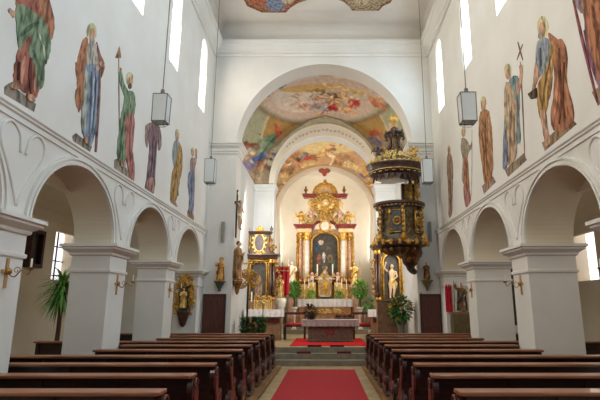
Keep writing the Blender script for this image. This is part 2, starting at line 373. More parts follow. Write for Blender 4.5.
# choir
def painted(name, fn, nu, nv, painter, thick, parent=None):
    """curved surface with its painting stored as the colour of its own surface"""
    P = np.array([[fn(i / nu, j / nv) for j in range(nv + 1)] for i in range(nu + 1)], float)
    flat = P.reshape(-1, 3); n = len(flat)
    colr = painter(seen(flat))
    idx = lambda i, j: i * (nv + 1) + j
    fs = [(idx(i, j), idx(i + 1, j), idx(i + 1, j + 1), idx(i, j + 1)) for i in range(nu) for j in range(nv)]
    me = bpy.data.meshes.new(name); me.from_pydata([tuple(p) for p in flat], [], fs)
    ca = me.color_attributes.new('fresco', 'FLOAT_COLOR', 'POINT')
    buf = np.ones((n, 4), np.float32); buf[:, :3] = colr; ca.data.foreach_set('color', buf.ravel())
    me.polygons.foreach_set('use_smooth', [True] * len(me.polygons))
    o = bpy.data.objects.new(name, me); C.objects.link(o)
    mt = bpy.data.materials.new(name + '_fresco'); mt.use_nodes = True; nt = mt.node_tree; b = nt.nodes['Principled BSDF']
    a = nt.nodes.new('ShaderNodeVertexColor'); a.layer_name = 'fresco'
    tc = nt.nodes.new('ShaderNodeTexCoord'); nz = nt.nodes.new('ShaderNodeTexNoise'); nz.inputs['Scale'].default_value = 5.5; nz.inputs['Detail'].default_value = 6
    nt.links.new(tc.outputs['Object'], nz.inputs[0])
    mr = nt.nodes.new('ShaderNodeMapRange'); mr.inputs['To Min'].default_value = 0.68; mr.inputs['To Max'].default_value = 1.3
    nt.links.new(nz.outputs[0], mr.inputs[0])
    mx = nt.nodes.new('ShaderNodeVectorMath'); mx.operation = 'MULTIPLY'
    nt.links.new(a.outputs[0], mx.inputs[0]); nt.links.new(mr.outputs[0], mx.inputs[1])
    nt.links.new(mx.outputs[0], b.inputs['Base Color']); b.inputs['Roughness'].default_value = 0.9; b.inputs['Specular IOR Level'].default_value = 0.1
    me.materials.append(mt)
    md = o.modifiers.new('t', 'SOLIDIFY'); md.thickness = thick; md.offset = 1
    if parent: o.parent = parent
    return o
def lin(c):
    g = sum(c) / 3; return np.array(s(*[min(255, (g + (v - g) * 0.85) * 1.05 + 6) for v in c]))
def poly_in(p, poly):
    x, y = p[:, 0], p[:, 1]; ins = np.zeros(len(p), bool); n = len(poly)
    for i in range(n):
        x0, y0 = poly[i]; x1, y1 = poly[(i + 1) % n]
        c = ((y0 > y) != (y1 > y)) & (x < (x1 - x0) * (y - y0) / (y1 - y0 + 1e-9) + x0); ins ^= c
    return ins
def painter(base, shapes, seed=1):
    def f(p):
        rng = np.random.RandomState(seed); out = np.tile(lin(base), (len(p), 1))
        ph = rng.rand(6) * 6
        X_, Y_ = p[:, 0], p[:, 1]
        def vn(sc_, k):
            g = np.random.RandomState(seed * 31 + k).rand(256, 256); x, y = X_ / sc_ + 9, Y_ / sc_ + 9
            xi, yi = np.floor(x).astype(int), np.floor(y).astype(int); fx, fy = x - xi, y - yi; fx, fy = fx * fx * (3 - 2 * fx), fy * fy * (3 - 2 * fy)
            G = lambda a, b: g[a % 256, b % 256]
            return (G(xi, yi) * (1 - fx) + G(xi + 1, yi) * fx) * (1 - fy) + (G(xi, yi + 1) * (1 - fx) + G(xi + 1, yi + 1) * fx) * fy - 0.5
        wob = p + np.stack([vn(7, 1) * 5 + vn(2.6, 2) * 3.2, vn(7, 3) * 4 + vn(2.6, 4) * 3.0], 1)
        grain = 1 + 0.5 * vn(3.2, 5) + 0.45 * vn(1.5, 6)
        for sh in shapes:
            k, c = sh[0], lin(sh[1])
            if k == 'e':
                cx, cy, rx, ry = sh[2:6]; a = math.radians(sh[6]) if len(sh) > 6 else 0
                q = wob if rx < 20 else p
                dx, dy = q[:, 0] - cx, q[:, 1] - cy
                u, v = dx * math.cos(a) + dy * math.sin(a), -dx * math.sin(a) + dy * math.cos(a)
                mk = np.clip((1.3 - np.sqrt((u / rx) ** 2 + (v / ry) ** 2)) / (0.55 if rx < 20 else 0.1), 0, 1)[:, None]
            elif k == 'r':
                cx, cy, rx, ry, wd = sh[2:7]; d = np.sqrt(((p[:, 0] - cx) / rx) ** 2 + ((p[:, 1] - cy) / ry) ** 2)
                mk = (np.abs(d - 1) < wd)[:, None] * 1.0
            elif k == 't':
                mk0 = poly_in(p, sh[2]); d = np.sin((p[:, 0] + p[:, 1] * 1.0) * 1.5) * np.sin((p[:, 0] - p[:, 1] * 1.0) * 1.5)
                mk = (mk0 * (0.72 + 0.28 * (d > 0)))[:, None]
            elif k == 'l':
                pts = sh[3]; wd = sh[2]; dm = np.full(len(p), 1e9)
                for (x0, y0), (x1, y1) in zip(pts[:-1], pts[1:]):
                    L2 = (x1 - x0) ** 2 + (y1 - y0) ** 2; t = np.clip(((p[:, 0] - x0) * (x1 - x0) + (p[:, 1] - y0) * (y1 - y0)) / L2, 0, 1)
                    dm = np.minimum(dm, np.hypot(p[:, 0] - x0 - t * (x1 - x0), p[:, 1] - y0 - t * (y1 - y0)))
                mk = np.clip(wd - dm + 0.5, 0, 1)[:, None]
            else: mk = poly_in(wob, sh[2])[:, None] * 1.0
            if k == 'e' and sh[4] < 20:
                sd = grain
                out = out * (1 - mk) + (c * sd[:, None]) * mk
            else: out = out * (1 - mk) + c * mk
        return out * (0.75 + 0.25 * grain)[:, None]
    return f
GR, TR, PK, BR = (160, 160, 126), (172, 130, 60), (196, 172, 150), (150, 112, 78)
vault_shapes = [
    ('p', (150, 132, 104), [(225, 200), (236, 110), (255, 90), (275, 76), (325, 66), (375, 76), (395, 90), (415, 110), (425, 200)]),
    ('p', GR, [(236, 150), (247, 112), (262, 97), (273, 106), (268, 120), (262, 142), (250, 152)]),
    ('p', GR, [(413, 150), (404, 112), (388, 97), (376, 106), (384, 122), (392, 142), (404, 152)]),
    ('t', TR, [(273, 111), (290, 118), (308, 121), (290, 131), (283, 140), (272, 137), (261, 138), (267, 122)]),
    ('t', TR, [(375, 110), (360, 118), (342, 121), (356, 130), (366, 139), (380, 137), (389, 136), (383, 122)]),
    ('l', (190, 178, 140), 1.2, [(273, 108), (266, 122), (260, 140)]), ('l', (190, 178, 140), 1.2, [(376, 107), (384, 122), (391, 140)]),
    ('e', (140, 108, 74), 323, 95, 57, 26), ('e', (150, 148, 128), 323, 95, 54, 24), ('e', (188, 170, 132), 323, 95, 51, 22.5),
    ('e', (198, 172, 152), 321, 96.5, 48, 20), ('e', (206, 190, 172), 300, 100, 22, 10), ('e', (170, 170, 176), 322, 106, 14, 5),
    ('e', (200, 156, 138), 303, 106, 10, 4), ('e', (204, 162, 96), 312, 88, 26, 3, -4), ('e', (150, 120, 70), 318, 89, 10, 1.5),
    ('e', (206, 176, 120), 350, 90, 18, 3, 14), ('e', (150, 110, 74), 336, 100, 12, 5), ('e', (206, 168, 124), 344, 98, 8, 6, 30), ('e', (186, 56, 44), 352, 104, 7, 4, -15),
    ('e', (170, 40, 40), 332, 108, 6.5, 3.2), ('e', (214, 178, 140), 341, 107, 5, 4), ('e', (120, 84, 52), 334, 95, 6, 2, 20), ('e', (206, 150, 100), 347, 112, 8, 2, 10),
    ('e', (196, 146, 104), 258, 105, 9, 3, -40), ('e', (196, 120, 80), 378, 104, 9, 4, 30), ('e', (208, 160, 120), 383, 99, 7, 3, 10),
    ('e', (104, 112, 110), 285, 84, 10, 3, -28), ('e', (176, 150, 110), 325, 74, 60, 2.5), ('e', (118, 90, 66), 269, 92, 8, 3, -30),
    ('e', (190, 74, 50), 278, 132, 3, 7, -15), ('e', (86, 118, 92), 270, 140, 9, 5, -35), ('e', (128, 146, 116), 262, 147, 9, 7, -20),
    ('e', (130, 70, 52), 249, 146, 8, 4, -10), ('e', (150, 116, 100), 246, 153, 9, 6), ('e', (172, 150, 120), 244, 161, 9, 5),
    ('e', (92, 122, 168), 264, 155, 9, 3, -15), ('e', (70, 100, 156), 256, 161, 8, 4, -30), ('e', (126, 110, 150), 246, 168, 6, 5),
    ('e', (206, 164, 124), 274, 152, 6, 1.6, -50), ('e', (120, 90, 74), 268, 164, 6, 8, -40), ('e', (214, 160, 110), 262, 168, 2, 7, 10), ('e', (176, 150, 118), 256, 180, 8, 10),
    ('e', (120, 100, 84), 247, 185, 5, 10),
    ('e', (186, 78, 54), 377, 133, 7, 4, 20), ('e', (150, 110, 80), 384, 138, 8, 4, 20), ('e', (110, 104, 120), 375, 142, 8, 3, 30), ('e', (200, 160, 120), 393, 128, 3, 6),
    ('e', (120, 96, 80), 396, 150, 10, 9), ('e', (180, 150, 116), 402, 170, 8, 12), ('e', (200, 166, 100), 396, 185, 8, 8),
    ('l', (186, 180, 148), 3.2, [(270, 163), (277, 152), (286, 142), (296, 133), (309, 125), (325, 120), (341, 125), (355, 133), (366, 144), (374, 156)]), ('l', (132, 120, 92), .8, [(264, 160), (272, 148), (283, 138), (296, 128), (309, 120), (325, 115.5), (341, 120), (355, 128), (368, 140), (378, 152)]),
]
R2, Z2, CW, YC0, YC1 = 1.97, 6.2, 2.75, YE + 0.75, 18.2
def barrel(u, v):
    a = PI * (1 - u); y = YC0 + (YC1 - YC0) * v
    return (CW * math.cos(a), y, Z2 + CW * math.sin(a))
_r = random.Random(12)
for i in range(46):
    x_, y_ = _r.gauss(328, 22), _r.gauss(98, 6)
    vault_shapes.append(('e', _r.choice([(220, 190, 150), (170, 120, 90), (200, 150, 110), (190, 176, 150), (214, 170, 100), (186, 110, 86), (140, 120, 100)]), x_, y_, _r.uniform(1.5, 4.5), _r.uniform(.6, 1.4), _r.uniform(-50, 50)))
for i in range(30):
    sd_ = _r.choice((-1, 1)); x_, y_ = 325 + sd_ * _r.uniform(48, 80), _r.uniform(132, 185)
    vault_shapes.append(('e', _r.choice([(196, 150, 120), (140, 100, 80), (110, 116, 130), (178, 120, 90), (200, 180, 150), (100, 84, 70)]), x_, y_, _r.uniform(1.5, 4), _r.uniform(.8, 2.2), _r.uniform(-60, 60)))
o = painted('ceiling_choir', barrel, 300, 130, painter((150, 132, 104), vault_shapes), 0.12); o['kind'] = 'structure'
for side, x0, x1 in (('left', -3.1, -CW), ('right', CW, 3.1)):
    m = MB(); m.box(x0, x1, YC0, YC1 + 0.6, 0, Z2 + 0.02); struct('wall_choir_' + side, m, PLAST_GREY)
# second arch
ol = [(-CW, 0), (-R2, 0), (-R2, Z2)] + arc(0, Z2, R2, PI, 0, 40)[1:-1] + [(R2, Z2), (R2, 0), (CW, 0), (CW, Z2)] + [(CW * math.cos(t), Z2 + CW * math.sin(t) * (1 + 0.02 * math.exp(-((t - PI / 2) / 0.2) ** 2))) for t in [PI * i / 40 for i in range(1, 40)]] + [(-CW, Z2)]
m = MB(); m.solid(ol, [], lambda u, v, w_: (u, w_, v), YC1, YC1 + 0.6); w2 = struct('wall_choir_arch', m, PLAST_GREY)
def spandrel(u, v):
    t = PI * (1 - u); ra, rb = 2.14, 2.40
    a = (ra * math.cos(t), rb * math.sin(t)); b = (CW * 0.999 * math.cos(t), CW * math.sin(t))
    return (a[0] + (b[0] - a[0]) * v, YC1 - 0.03, Z2 + a[1] + (b[1] - a[1]) * v)
painted('painted_spandrel', spandrel, 260, 26, painter((150, 132, 104), vault_shapes), 0.02, w2)
A = arc(0, Z2, 2.16, 0, PI, 48, 2.44) + arc(0, Z2, R2, PI, 0, 48)
m = MB(); m.solid(A, [], lambda u, v, w_: (u, w_, v), YC1 - 0.07, YC1); struct('archivolt', m, CREAM, w2)
A = arc(0, Z2, 2.19, 0, PI, 48, 2.48) + arc(0, Z2, 2.15, PI, 0, 48, 2.43)
m = MB(); m.solid(A, [], lambda u, v, w_: (u, w_, v), YC1 - 0.10, YC1); struct('arch_trim', m, CREAM, w2)
rnd = random.Random(4); m = MB()
for k in range(22):
    t = 0.75 + (PI - 1.5) * k / 21; x, z = 2.07 * math.cos(t), Z2 + 2.2 * math.sin(t) + 0.02 * math.sin(k * 1.9)
    m.scroll((x, YC1 - 0.072, z), 0.04 + 0.025 * rnd.random(), 1.2, 0.008, flip=rnd.choice((-1, 1)), rot=rnd.random() * 6)
struct('painted_scrollwork', m, mat('grey_brown_paint', s(140, 112, 92), 0.9), w2)
IMP2 = [(0, 5.9), (0.02, 5.91), (0.02, 5.97), (0.05, 6.0), (0.05, 6.08), (0.08, 6.12), (0.08, 6.17), (0.0, 6.19)]
for x0, x1 in ((-2.7, -R2), (R2, 2.7)):
    m = MB(); m.molding(x0, x1, YC1 - 0.04, YC1 + 0.6, IMP2); struct('impost', m, PLAST_GREY, w2)
    m = MB(); m.box(x0 + 0.1, x1 - 0.1, YC1 - 0.04, YC1, 0.42, 5.6); m.box(x0 + 0.1, x1 - 0.1, YC1 - 0.06, YC1, 5.6, 5.66); struct('pilaster', m, PLAST_GREY, w2)
# apse bay
apse_shapes = [
    ('e', (196, 150, 104), 325, 152, 60, 30), ('e', (214, 188, 130), 322, 146, 34, 6), ('e', (150, 110, 74), 285, 170, 10, 9), ('e', (186, 134, 88), 298, 158, 10, 6),
    ('e', (120, 132, 128), 304, 157, 5, 3), ('e', (190, 62, 46), 311, 157.5, 8, 2.4, -14), ('e', (90, 66, 50), 299, 160, 3, 2), ('e', (206, 170, 104), 322, 152, 9, 4, -30),
    ('e', (208, 176, 104), 310, 165, 9, 2, -20), ('e', (196, 120, 80), 330, 155, 6, 2.6, 10), ('e', (170, 128, 84), 346, 158, 10, 4, 20), ('e', (208, 180, 120), 352, 165, 10, 3, 20),
    ('e', (104, 116, 150), 352, 172, 5, 3, 15), ('e', (92, 106, 146), 361, 175, 5, 3, 20), ('e', (206, 160, 90), 366, 168, 6, 5), ('e', (150, 106, 64), 338, 164, 6, 3),
    ('e', (198, 168, 112), 283, 182, 6, 8), ('e', (158, 110, 66), 278, 190, 4, 8), ('e', (190, 150, 90), 370, 186, 6, 10), ('e', (150, 116, 80), 366, 196, 5, 8),
    ('r', (176, 140, 90), 325, 205, 49, 40, 0.03), ]
_r = random.Random(11)
for i in range(26):
    a = _r.uniform(.3, PI - .3); q = _r.uniform(44, 66) ; apse_shapes.append(('e', _r.choice([(214, 180, 130), (160, 110, 70), (200, 146, 100), (130, 112, 84), (220, 200, 160), (186, 96, 70)]), 325 + q * math.cos(a), 205 - q * math.sin(a), _r.uniform(2, 5), _r.uniform(.8, 2), _r.uniform(-60, 60)))
AW, ZA, RZ, YA1 = 2.42, 5.95, 2.3, 22.6
def barrel2(u, v):
    a = PI * (1 - u); return (AW * math.cos(a), YC1 + 0.6 + (YA1 - YC1 - 0.6) * v, ZA + RZ * math.sin(a))
o = painted('ceiling_apse', barrel2, 220, 100, painter((188, 146, 98), apse_shapes, 3), 0.12); o['kind'] = 'structure'
for side, x0, x1 in (('left', -2.7, -AW), ('right', AW, 2.7)):
    m = MB(); m.box(x0, x1, YC1 + 0.6, 25, 0.3, ZA + 0.02); struct('wall_apse_' + side, m, CREAM)
ol = [(-AW - 0.1, 0.4), (-2.28, 0.4), (-2.28, ZA)] + arc(0, ZA, 2.28, PI, 0, 40, 2.12)[1:-1] + [(2.28, ZA), (2.28, 0.4), (AW + 0.1, 0.4), (AW + 0.1, 8.6), (-AW - 0.1, 8.6)]
m = MB(); m.solid(ol, [], lambda u, v, w_: (u, w_, v), YA1, YA1 + 0.12); w3 = struct('wall_apse_arch', m, CREAM)
m = MB(); rings = []
for i in range(13):
    t = PI / 2 * i / 12; rings.append([(2.3 * math.cos(t) * math.cos(a), YA1 + 0.1 + 2.0 * math.cos(t) * math.sin(a), ZA + 2.14 * math.sin(t)) for a in [PI * j / 28 for j in range(29)]])
rings = [[(x, y, 0.4) for x, y, z in rings[0]]] + rings
m.loops(rings, False, False); o = struct('wall_apse_niche', m, CREAM, smooth=True)
md = o.modifiers.new('t', 'SOLIDIFY'); md.thickness = 0.1; md.offset = -1
# heart ornament over the apse arch
m = MB(); x, z = at(324.5, 171.5, YA1 - 0.03)
m.ell((x - 0.13, YA1 - 0.02, z + 0.04), (0.16, 0.03, 0.13)); m.ell((x + 0.13, YA1 - 0.02, z + 0.04), (0.16, 0.03, 0.13)); m.ell((x, YA1 - 0.02, z - 0.1), (0.12, 0.03, 0.15))
m.build('stucco_heart', mat('rose_paint', s(176, 96, 82), 0.8), w3)
# doors beside the choir arch
for k, (xa, xb) in enumerate(((-3.44, -2.8), (2.66 + 0.02, 3.27))):
    m = MB(); m.box(xa, xb, YE - 0.06, YE, 0.0, 1.86); d = struct('door_%d' % (k + 1), m, DOORW)
    m = MB(); wd = (xb - xa)
    for a, b in ((0.2, 0.82), (0.94, 1.72)): m.molding(xa + 0.1, xb - 0.1, YE - 0.08, YE - 0.06, [(0, 0), (0, 0)]) if False else m.box(xa + 0.09, xb - 0.09, YE - 0.075, YE - 0.06, a, b)
    m.build('door_panel', DOORW, d, bevel=0.01)
    m = MB(); m.box(xa, xa + 0.03, YE - 0.07, YE - 0.06, 0, 1.86); m.box(xb - 0.03, xb, YE - 0.07, YE - 0.06, 0, 1.86); m.box(xa, xb, YE - 0.07, YE - 0.06, 1.82, 1.86)
    m.build('door_frame', WOOD, d)

# ================================================================ PEWS
def pew(x0, x1, label, Y, end_at):
    """built with its own origin at the floor below the aisle end; end_at: +1 when the aisle is at x1"""
    xe = x1 - 0.04 if end_at > 0 else x0 + 0.04; x1 = x1 - 0.04 if end_at > 0 else x1; x0 = x0 + 0.04 if end_at < 0 else x0
    t = thing('pew', label, 'pew', (xe, Y, 0.062), 'pews of the nave')
    a, b = x0 - xe, x1 - xe
    m = MB(); m.box(a, b, -0.03, 0.0, 0.1, 0.785)
    n = max(3, int((b - a) / 0.75))
    for i in range(n + 1):
        x = a + (b - a - 0.06) * i / n; m.box(x, x + 0.06, -0.055, -0.03, 0.1, 0.785)
    m.box(a, b, -0.05, -0.03, 0.1, 0.2)
    m.build('backrest', WOOD, t)
    m = MB(); m.box(a - (0.02 if end_at < 0 else 0), b + (0.02 if end_at > 0 else 0), -0.15, 0.05, 0.785, 0.815)
    m.build('top_rail', RAIL, t, bevel=0.008)
    m = MB(); m.box(a, b, 0.0, 0.38, 0.40, 0.435); m.build('seat', WOOD, t)
    m = MB(); m.box(a, b, -0.32, -0.18, 0.14, 0.17)
    for x in (a + 0.3, (a + b) / 2, b - 0.3): m.box(x - 0.02, x + 0.02, -0.2, -0.04, 0.02, 0.14)
    m.build('kneeler', WOOD, t)
    m = MB()
    for i in range(4):
        x = a + 0.4 + (b - a - 0.8) * i / 3; m.box(x - 0.02, x + 0.02, 0.0, 0.36, 0.0, 0.40)
    m.build('seat_support', WOOD, t)
    prof = spline([(-0.08, 0), (-0.07, 0.1), (-0.13, 0.2), (-0.10, 0.33), (-0.03, 0.42), (-0.06, 0.55), (-0.14, 0.66), (-0.16, 0.78), (-0.12, 0.86), (-0.02, 0.88), (0.06, 0.83), (0.07, 0.72), (0.05, 0.62),
                   (0.12, 0.56), (0.28, 0.57), (0.37, 0.5), (0.33, 0.4), (0.40, 0.3), (0.44, 0.2), (0.38, 0.1), (0.41, 0)], 3)
    prof = [(0.02 + (u - 0.02) * 0.9, max(v, 0) * 0.89) for u, v in prof]
    prof2 = [(0.1 + (u - 0.1) * 0.72, 0.36 + (v - 0.36) * 0.8) for u, v in prof]
    e = MB(); e.solid(prof, [], lambda u, v, w_: (w_, u, v), -0.025, 0.03); eo = e.build('end_panel', WOOD, t)
    c = MB(); c.solid(prof2, [], lambda u, v, w_: (w_, u, v), -0.032 if end_at < 0 else 0.03, -0.025 if end_at < 0 else 0.037)
    f = 1 if end_at > 0 else -1
    for (cy, cz, r) in ((-0.02, 0.72, 0.06), (0.2, 0.42, 0.07), (0.0, 0.2, 0.06), (0.26, 0.2, 0.06)):
        c.scroll((0.034 * f, cy, cz), r, 1.3, 0.012, 'yz')
    c.build('carved_relief', mat('carved_wood', s(112, 62, 40), 0.4, col2=s(70, 36, 24), scale=9, coat=0.2), eo)
    return t
ORD = ['nearest the camera', 'second from the camera', 'third from the camera', 'fourth from the camera', 'fifth from the camera', 'sixth from the camera', 'seventh from the camera', 'eighth from the camera', 'ninth from the camera', 'farthest, closest to the altar steps']
for i in range(10):
    Y = 3.96 + 0.905 * i
    blocked = (5.4 < Y + 0.0 < 5.55 + 0.05) or any(a - 0.45 < Y < b + 0.2 for a, b in PIERS[1:])
    lx = XL + 0.03 if blocked else -5.4
    rx = XR - 0.03 if blocked else 5.6
    pew(lx, -1.22, 'brown wooden pew in the block left of the aisle, %s' % ORD[i], Y, 1)
    pew(0.99, rx, 'brown wooden pew in the block right of the aisle, %s' % ORD[i], Y, -1)

# carpets
m = MB(); m.box(-0.89, 0.72, 1.0, 12.35, 0.0, 0.012); tag(m.build('carpet_runner', CARPET), 'long dark red carpet runner laid along the nave aisle', 'carpet')
m = MB(); m.box(-1.0, 1.25, 14.12, 17.4, 0.424, 0.436); tag(m.build('carpet', CARPET2), 'bright red carpet under the stone altar', 'carpet')
for k, (px, py, z, y0) in enumerate(((314.5, 0, 0.424, 13.84), (337, 0, 0.424, 13.84), (304, 0, 0.28, 13.5), (344, 0, 0.28, 13.5))):
    x = (px - 325) / FOC * (y0 * CA - 0.2)
    m = MB(); m.box(x - 0.19, x + 0.19, y0 - 0.05, y0 + 0.12, z + .001, z + 0.05)
    tag(m.build('kneeling_mat', DKRED), 'dark red kneeling mat on the %s step, %s of the middle' % ('top' if z > 0.4 else 'middle', 'left' if x < 0 else 'right'), 'mat', 'kneeling mats on the altar steps')

# ================================================================ LANTERNS
def lantern(x, y, z0, z1, hw, label, glass):
    t = thing('hanging_lantern', label, 'lantern', (x, y, z0), 'lanterns hanging in the nave')
    h = z1 - z0; m = MB(); cs = [(-hw, -hw * .9), (hw, -hw * .9), (hw, hw * .9), (-hw, hw * .9)]; e = 0.0055; k = 0.94
    for i in range(4):
        a, b = cs[i], cs[(i + 1) % 4]
        m.bar((a[0], a[1], h), (b[0], b[1], h), e * 2); m.bar((a[0] * k, a[1] * k, 0), (b[0] * k, b[1] * k, 0), e * 2)
        m.bar((a[0], a[1], h), (a[0] * k, a[1] * k, 0), e * 2)
        m.bar((a[0] * k, a[1] * k, 0), (a[0] * .5, a[1] * .5, -0.05), e); m.bar((a[0] * .5, a[1] * .5, -0.05), (b[0] * .5, b[1] * .5, -0.05), e)
    m.build('frame', LAMPFR, t)
    for i in range(4):
        a, b = cs[i], cs[(i + 1) % 4]
        m = MB(); m.add([(a[0] * .97, a[1] * .97, h), (b[0] * .97, b[1] * .97, h), (b[0] * k * .97, b[1] * k * .97, 0), (a[0] * k * .97, a[1] * k * .97, 0)], [(0, 1, 2, 3)])
        o = m.build('glass_pane', glass, t); md = o.modifiers.new('t', 'SOLIDIFY'); md.thickness = 0.004
    m = MB(); m.loops([[(q * a, q * b, zz) for a, b in cs] for q, zz in ((1.0, h), (0.25, h + 0.03), (0.2, h + 0.1))]); m.build('cap', LAMPFR, t)
    m = MB(); m.tube([(0, 0, h + 0.08), (0, 0, 10.2 - z0)], 0.008, 5); m.build('cord', LAMPFR, t)
lantern(-2.37, 6.5, 4.09, 4.50, 0.102, 'grey glass lantern hanging before the left wall, near one', LAMPGL)
lantern(2.06, 6.5, 4.09, 4.52, 0.108, 'grey glass lantern hanging before the right wall, near one', LAMPGL)
for px, lb in ((211, 'pale glass lantern hanging in the far left corner of the nave'), (426.5, 'pale glass lantern hanging beside the pulpit canopy')):
    x, zt = at(px, 160, 12.0); _, zb = at(px, 183, 12.0); lantern(x, 12.0, zb, zt, 0.13, lb, FARGL)

# ================================================================ SCONCES with their crosses
def sconce(xin, sgn, y, z, label):
    t = thing('candle_sconce', label, 'sconce', (xin - sgn * 0.0, y, z), 'apostle crosses with candle arms on the piers')
    q = -sgn
    m = MB(); m.box(0.0, q * 0.02, -0.018, 0.018, -0.16, 0.16); m.box(0.0, q * 0.02, -0.08, 0.08, 0.0, 0.035); m.build('cross', mat('apostle_cross_paint', s(196, 150, 104), 0.5, 0.2), t)
    m = MB(); m.ell((q * 0.03, 0, 0.02), (0.03, 0.04, 0.04)); m.tube([(q * 0.02, 0, 0), (q * 0.1, 0, -0.04), (q * 0.17, 0, 0.03), (q * 0.24, 0, -0.02), (q * 0.27, 0, 0.04)], 0.007, 6, 4)
    m.scroll((q * 0.12, 0, 0.03), 0.04, 1.2, 0.005); m.build('arm', BRASS, t)
    m = MB(); m.lathe([(0.01, 0), (0.035, 0.02), (0.04, 0.03), (0.012, 0.035)], (q * 0.27, 0, 0.03), 10); m.build('drip_pan', BRASS, t)
    m = MB(); m.lathe([(0.011, 0), (0.011, 0.09), (0.003, 0.1)], (q * 0.27, 0, 0.06), 8); m.build('candle', CANDLE, t)
names = ['near', 'middle', 'far']
for i, (a, b) in enumerate(PIERS[2:]):
    sconce(XL, -1, (a + b) / 2, 1.86, 'small cross and curled candle arm on the %s left pier' % names[i])
    sconce(XR, 1, (a + b) / 2, 1.86, 'small cross and curled candle arm on the %s right pier' % names[i])

# column loudspeakers on the end wall
for px, nm in ((223.5, 'left'), (429, 'right')):
    x, zt = at(px, 222, YE); _, zb = at(px, 242, YE)
    t = thing('column_loudspeaker', 'slim grey column loudspeaker on the wall %s of the choir arch' % nm, 'loudspeaker', (x, YE, zb))
    m = MB(); m.box(-0.045, 0.045, -0.09, -0.02, 0, zt - zb); m.build('housing', mat('speaker_grey', s(168, 168, 156), 0.6), t)
    m = MB(); m.box(-0.035, 0.035, -0.096, -0.09, 0.02, zt - zb - 0.02); m.build('grille', mat('speaker_grille', s(140, 142, 132), 0.7), t)
    m = MB(); m.box(-0.02, 0.02, -0.02, 0.0, 0.1, 0.16); m.box(-0.02, 0.02, -0.02, 0.0, zt - zb - 0.16, zt - zb - 0.1); m.build('bracket', IRON, t)

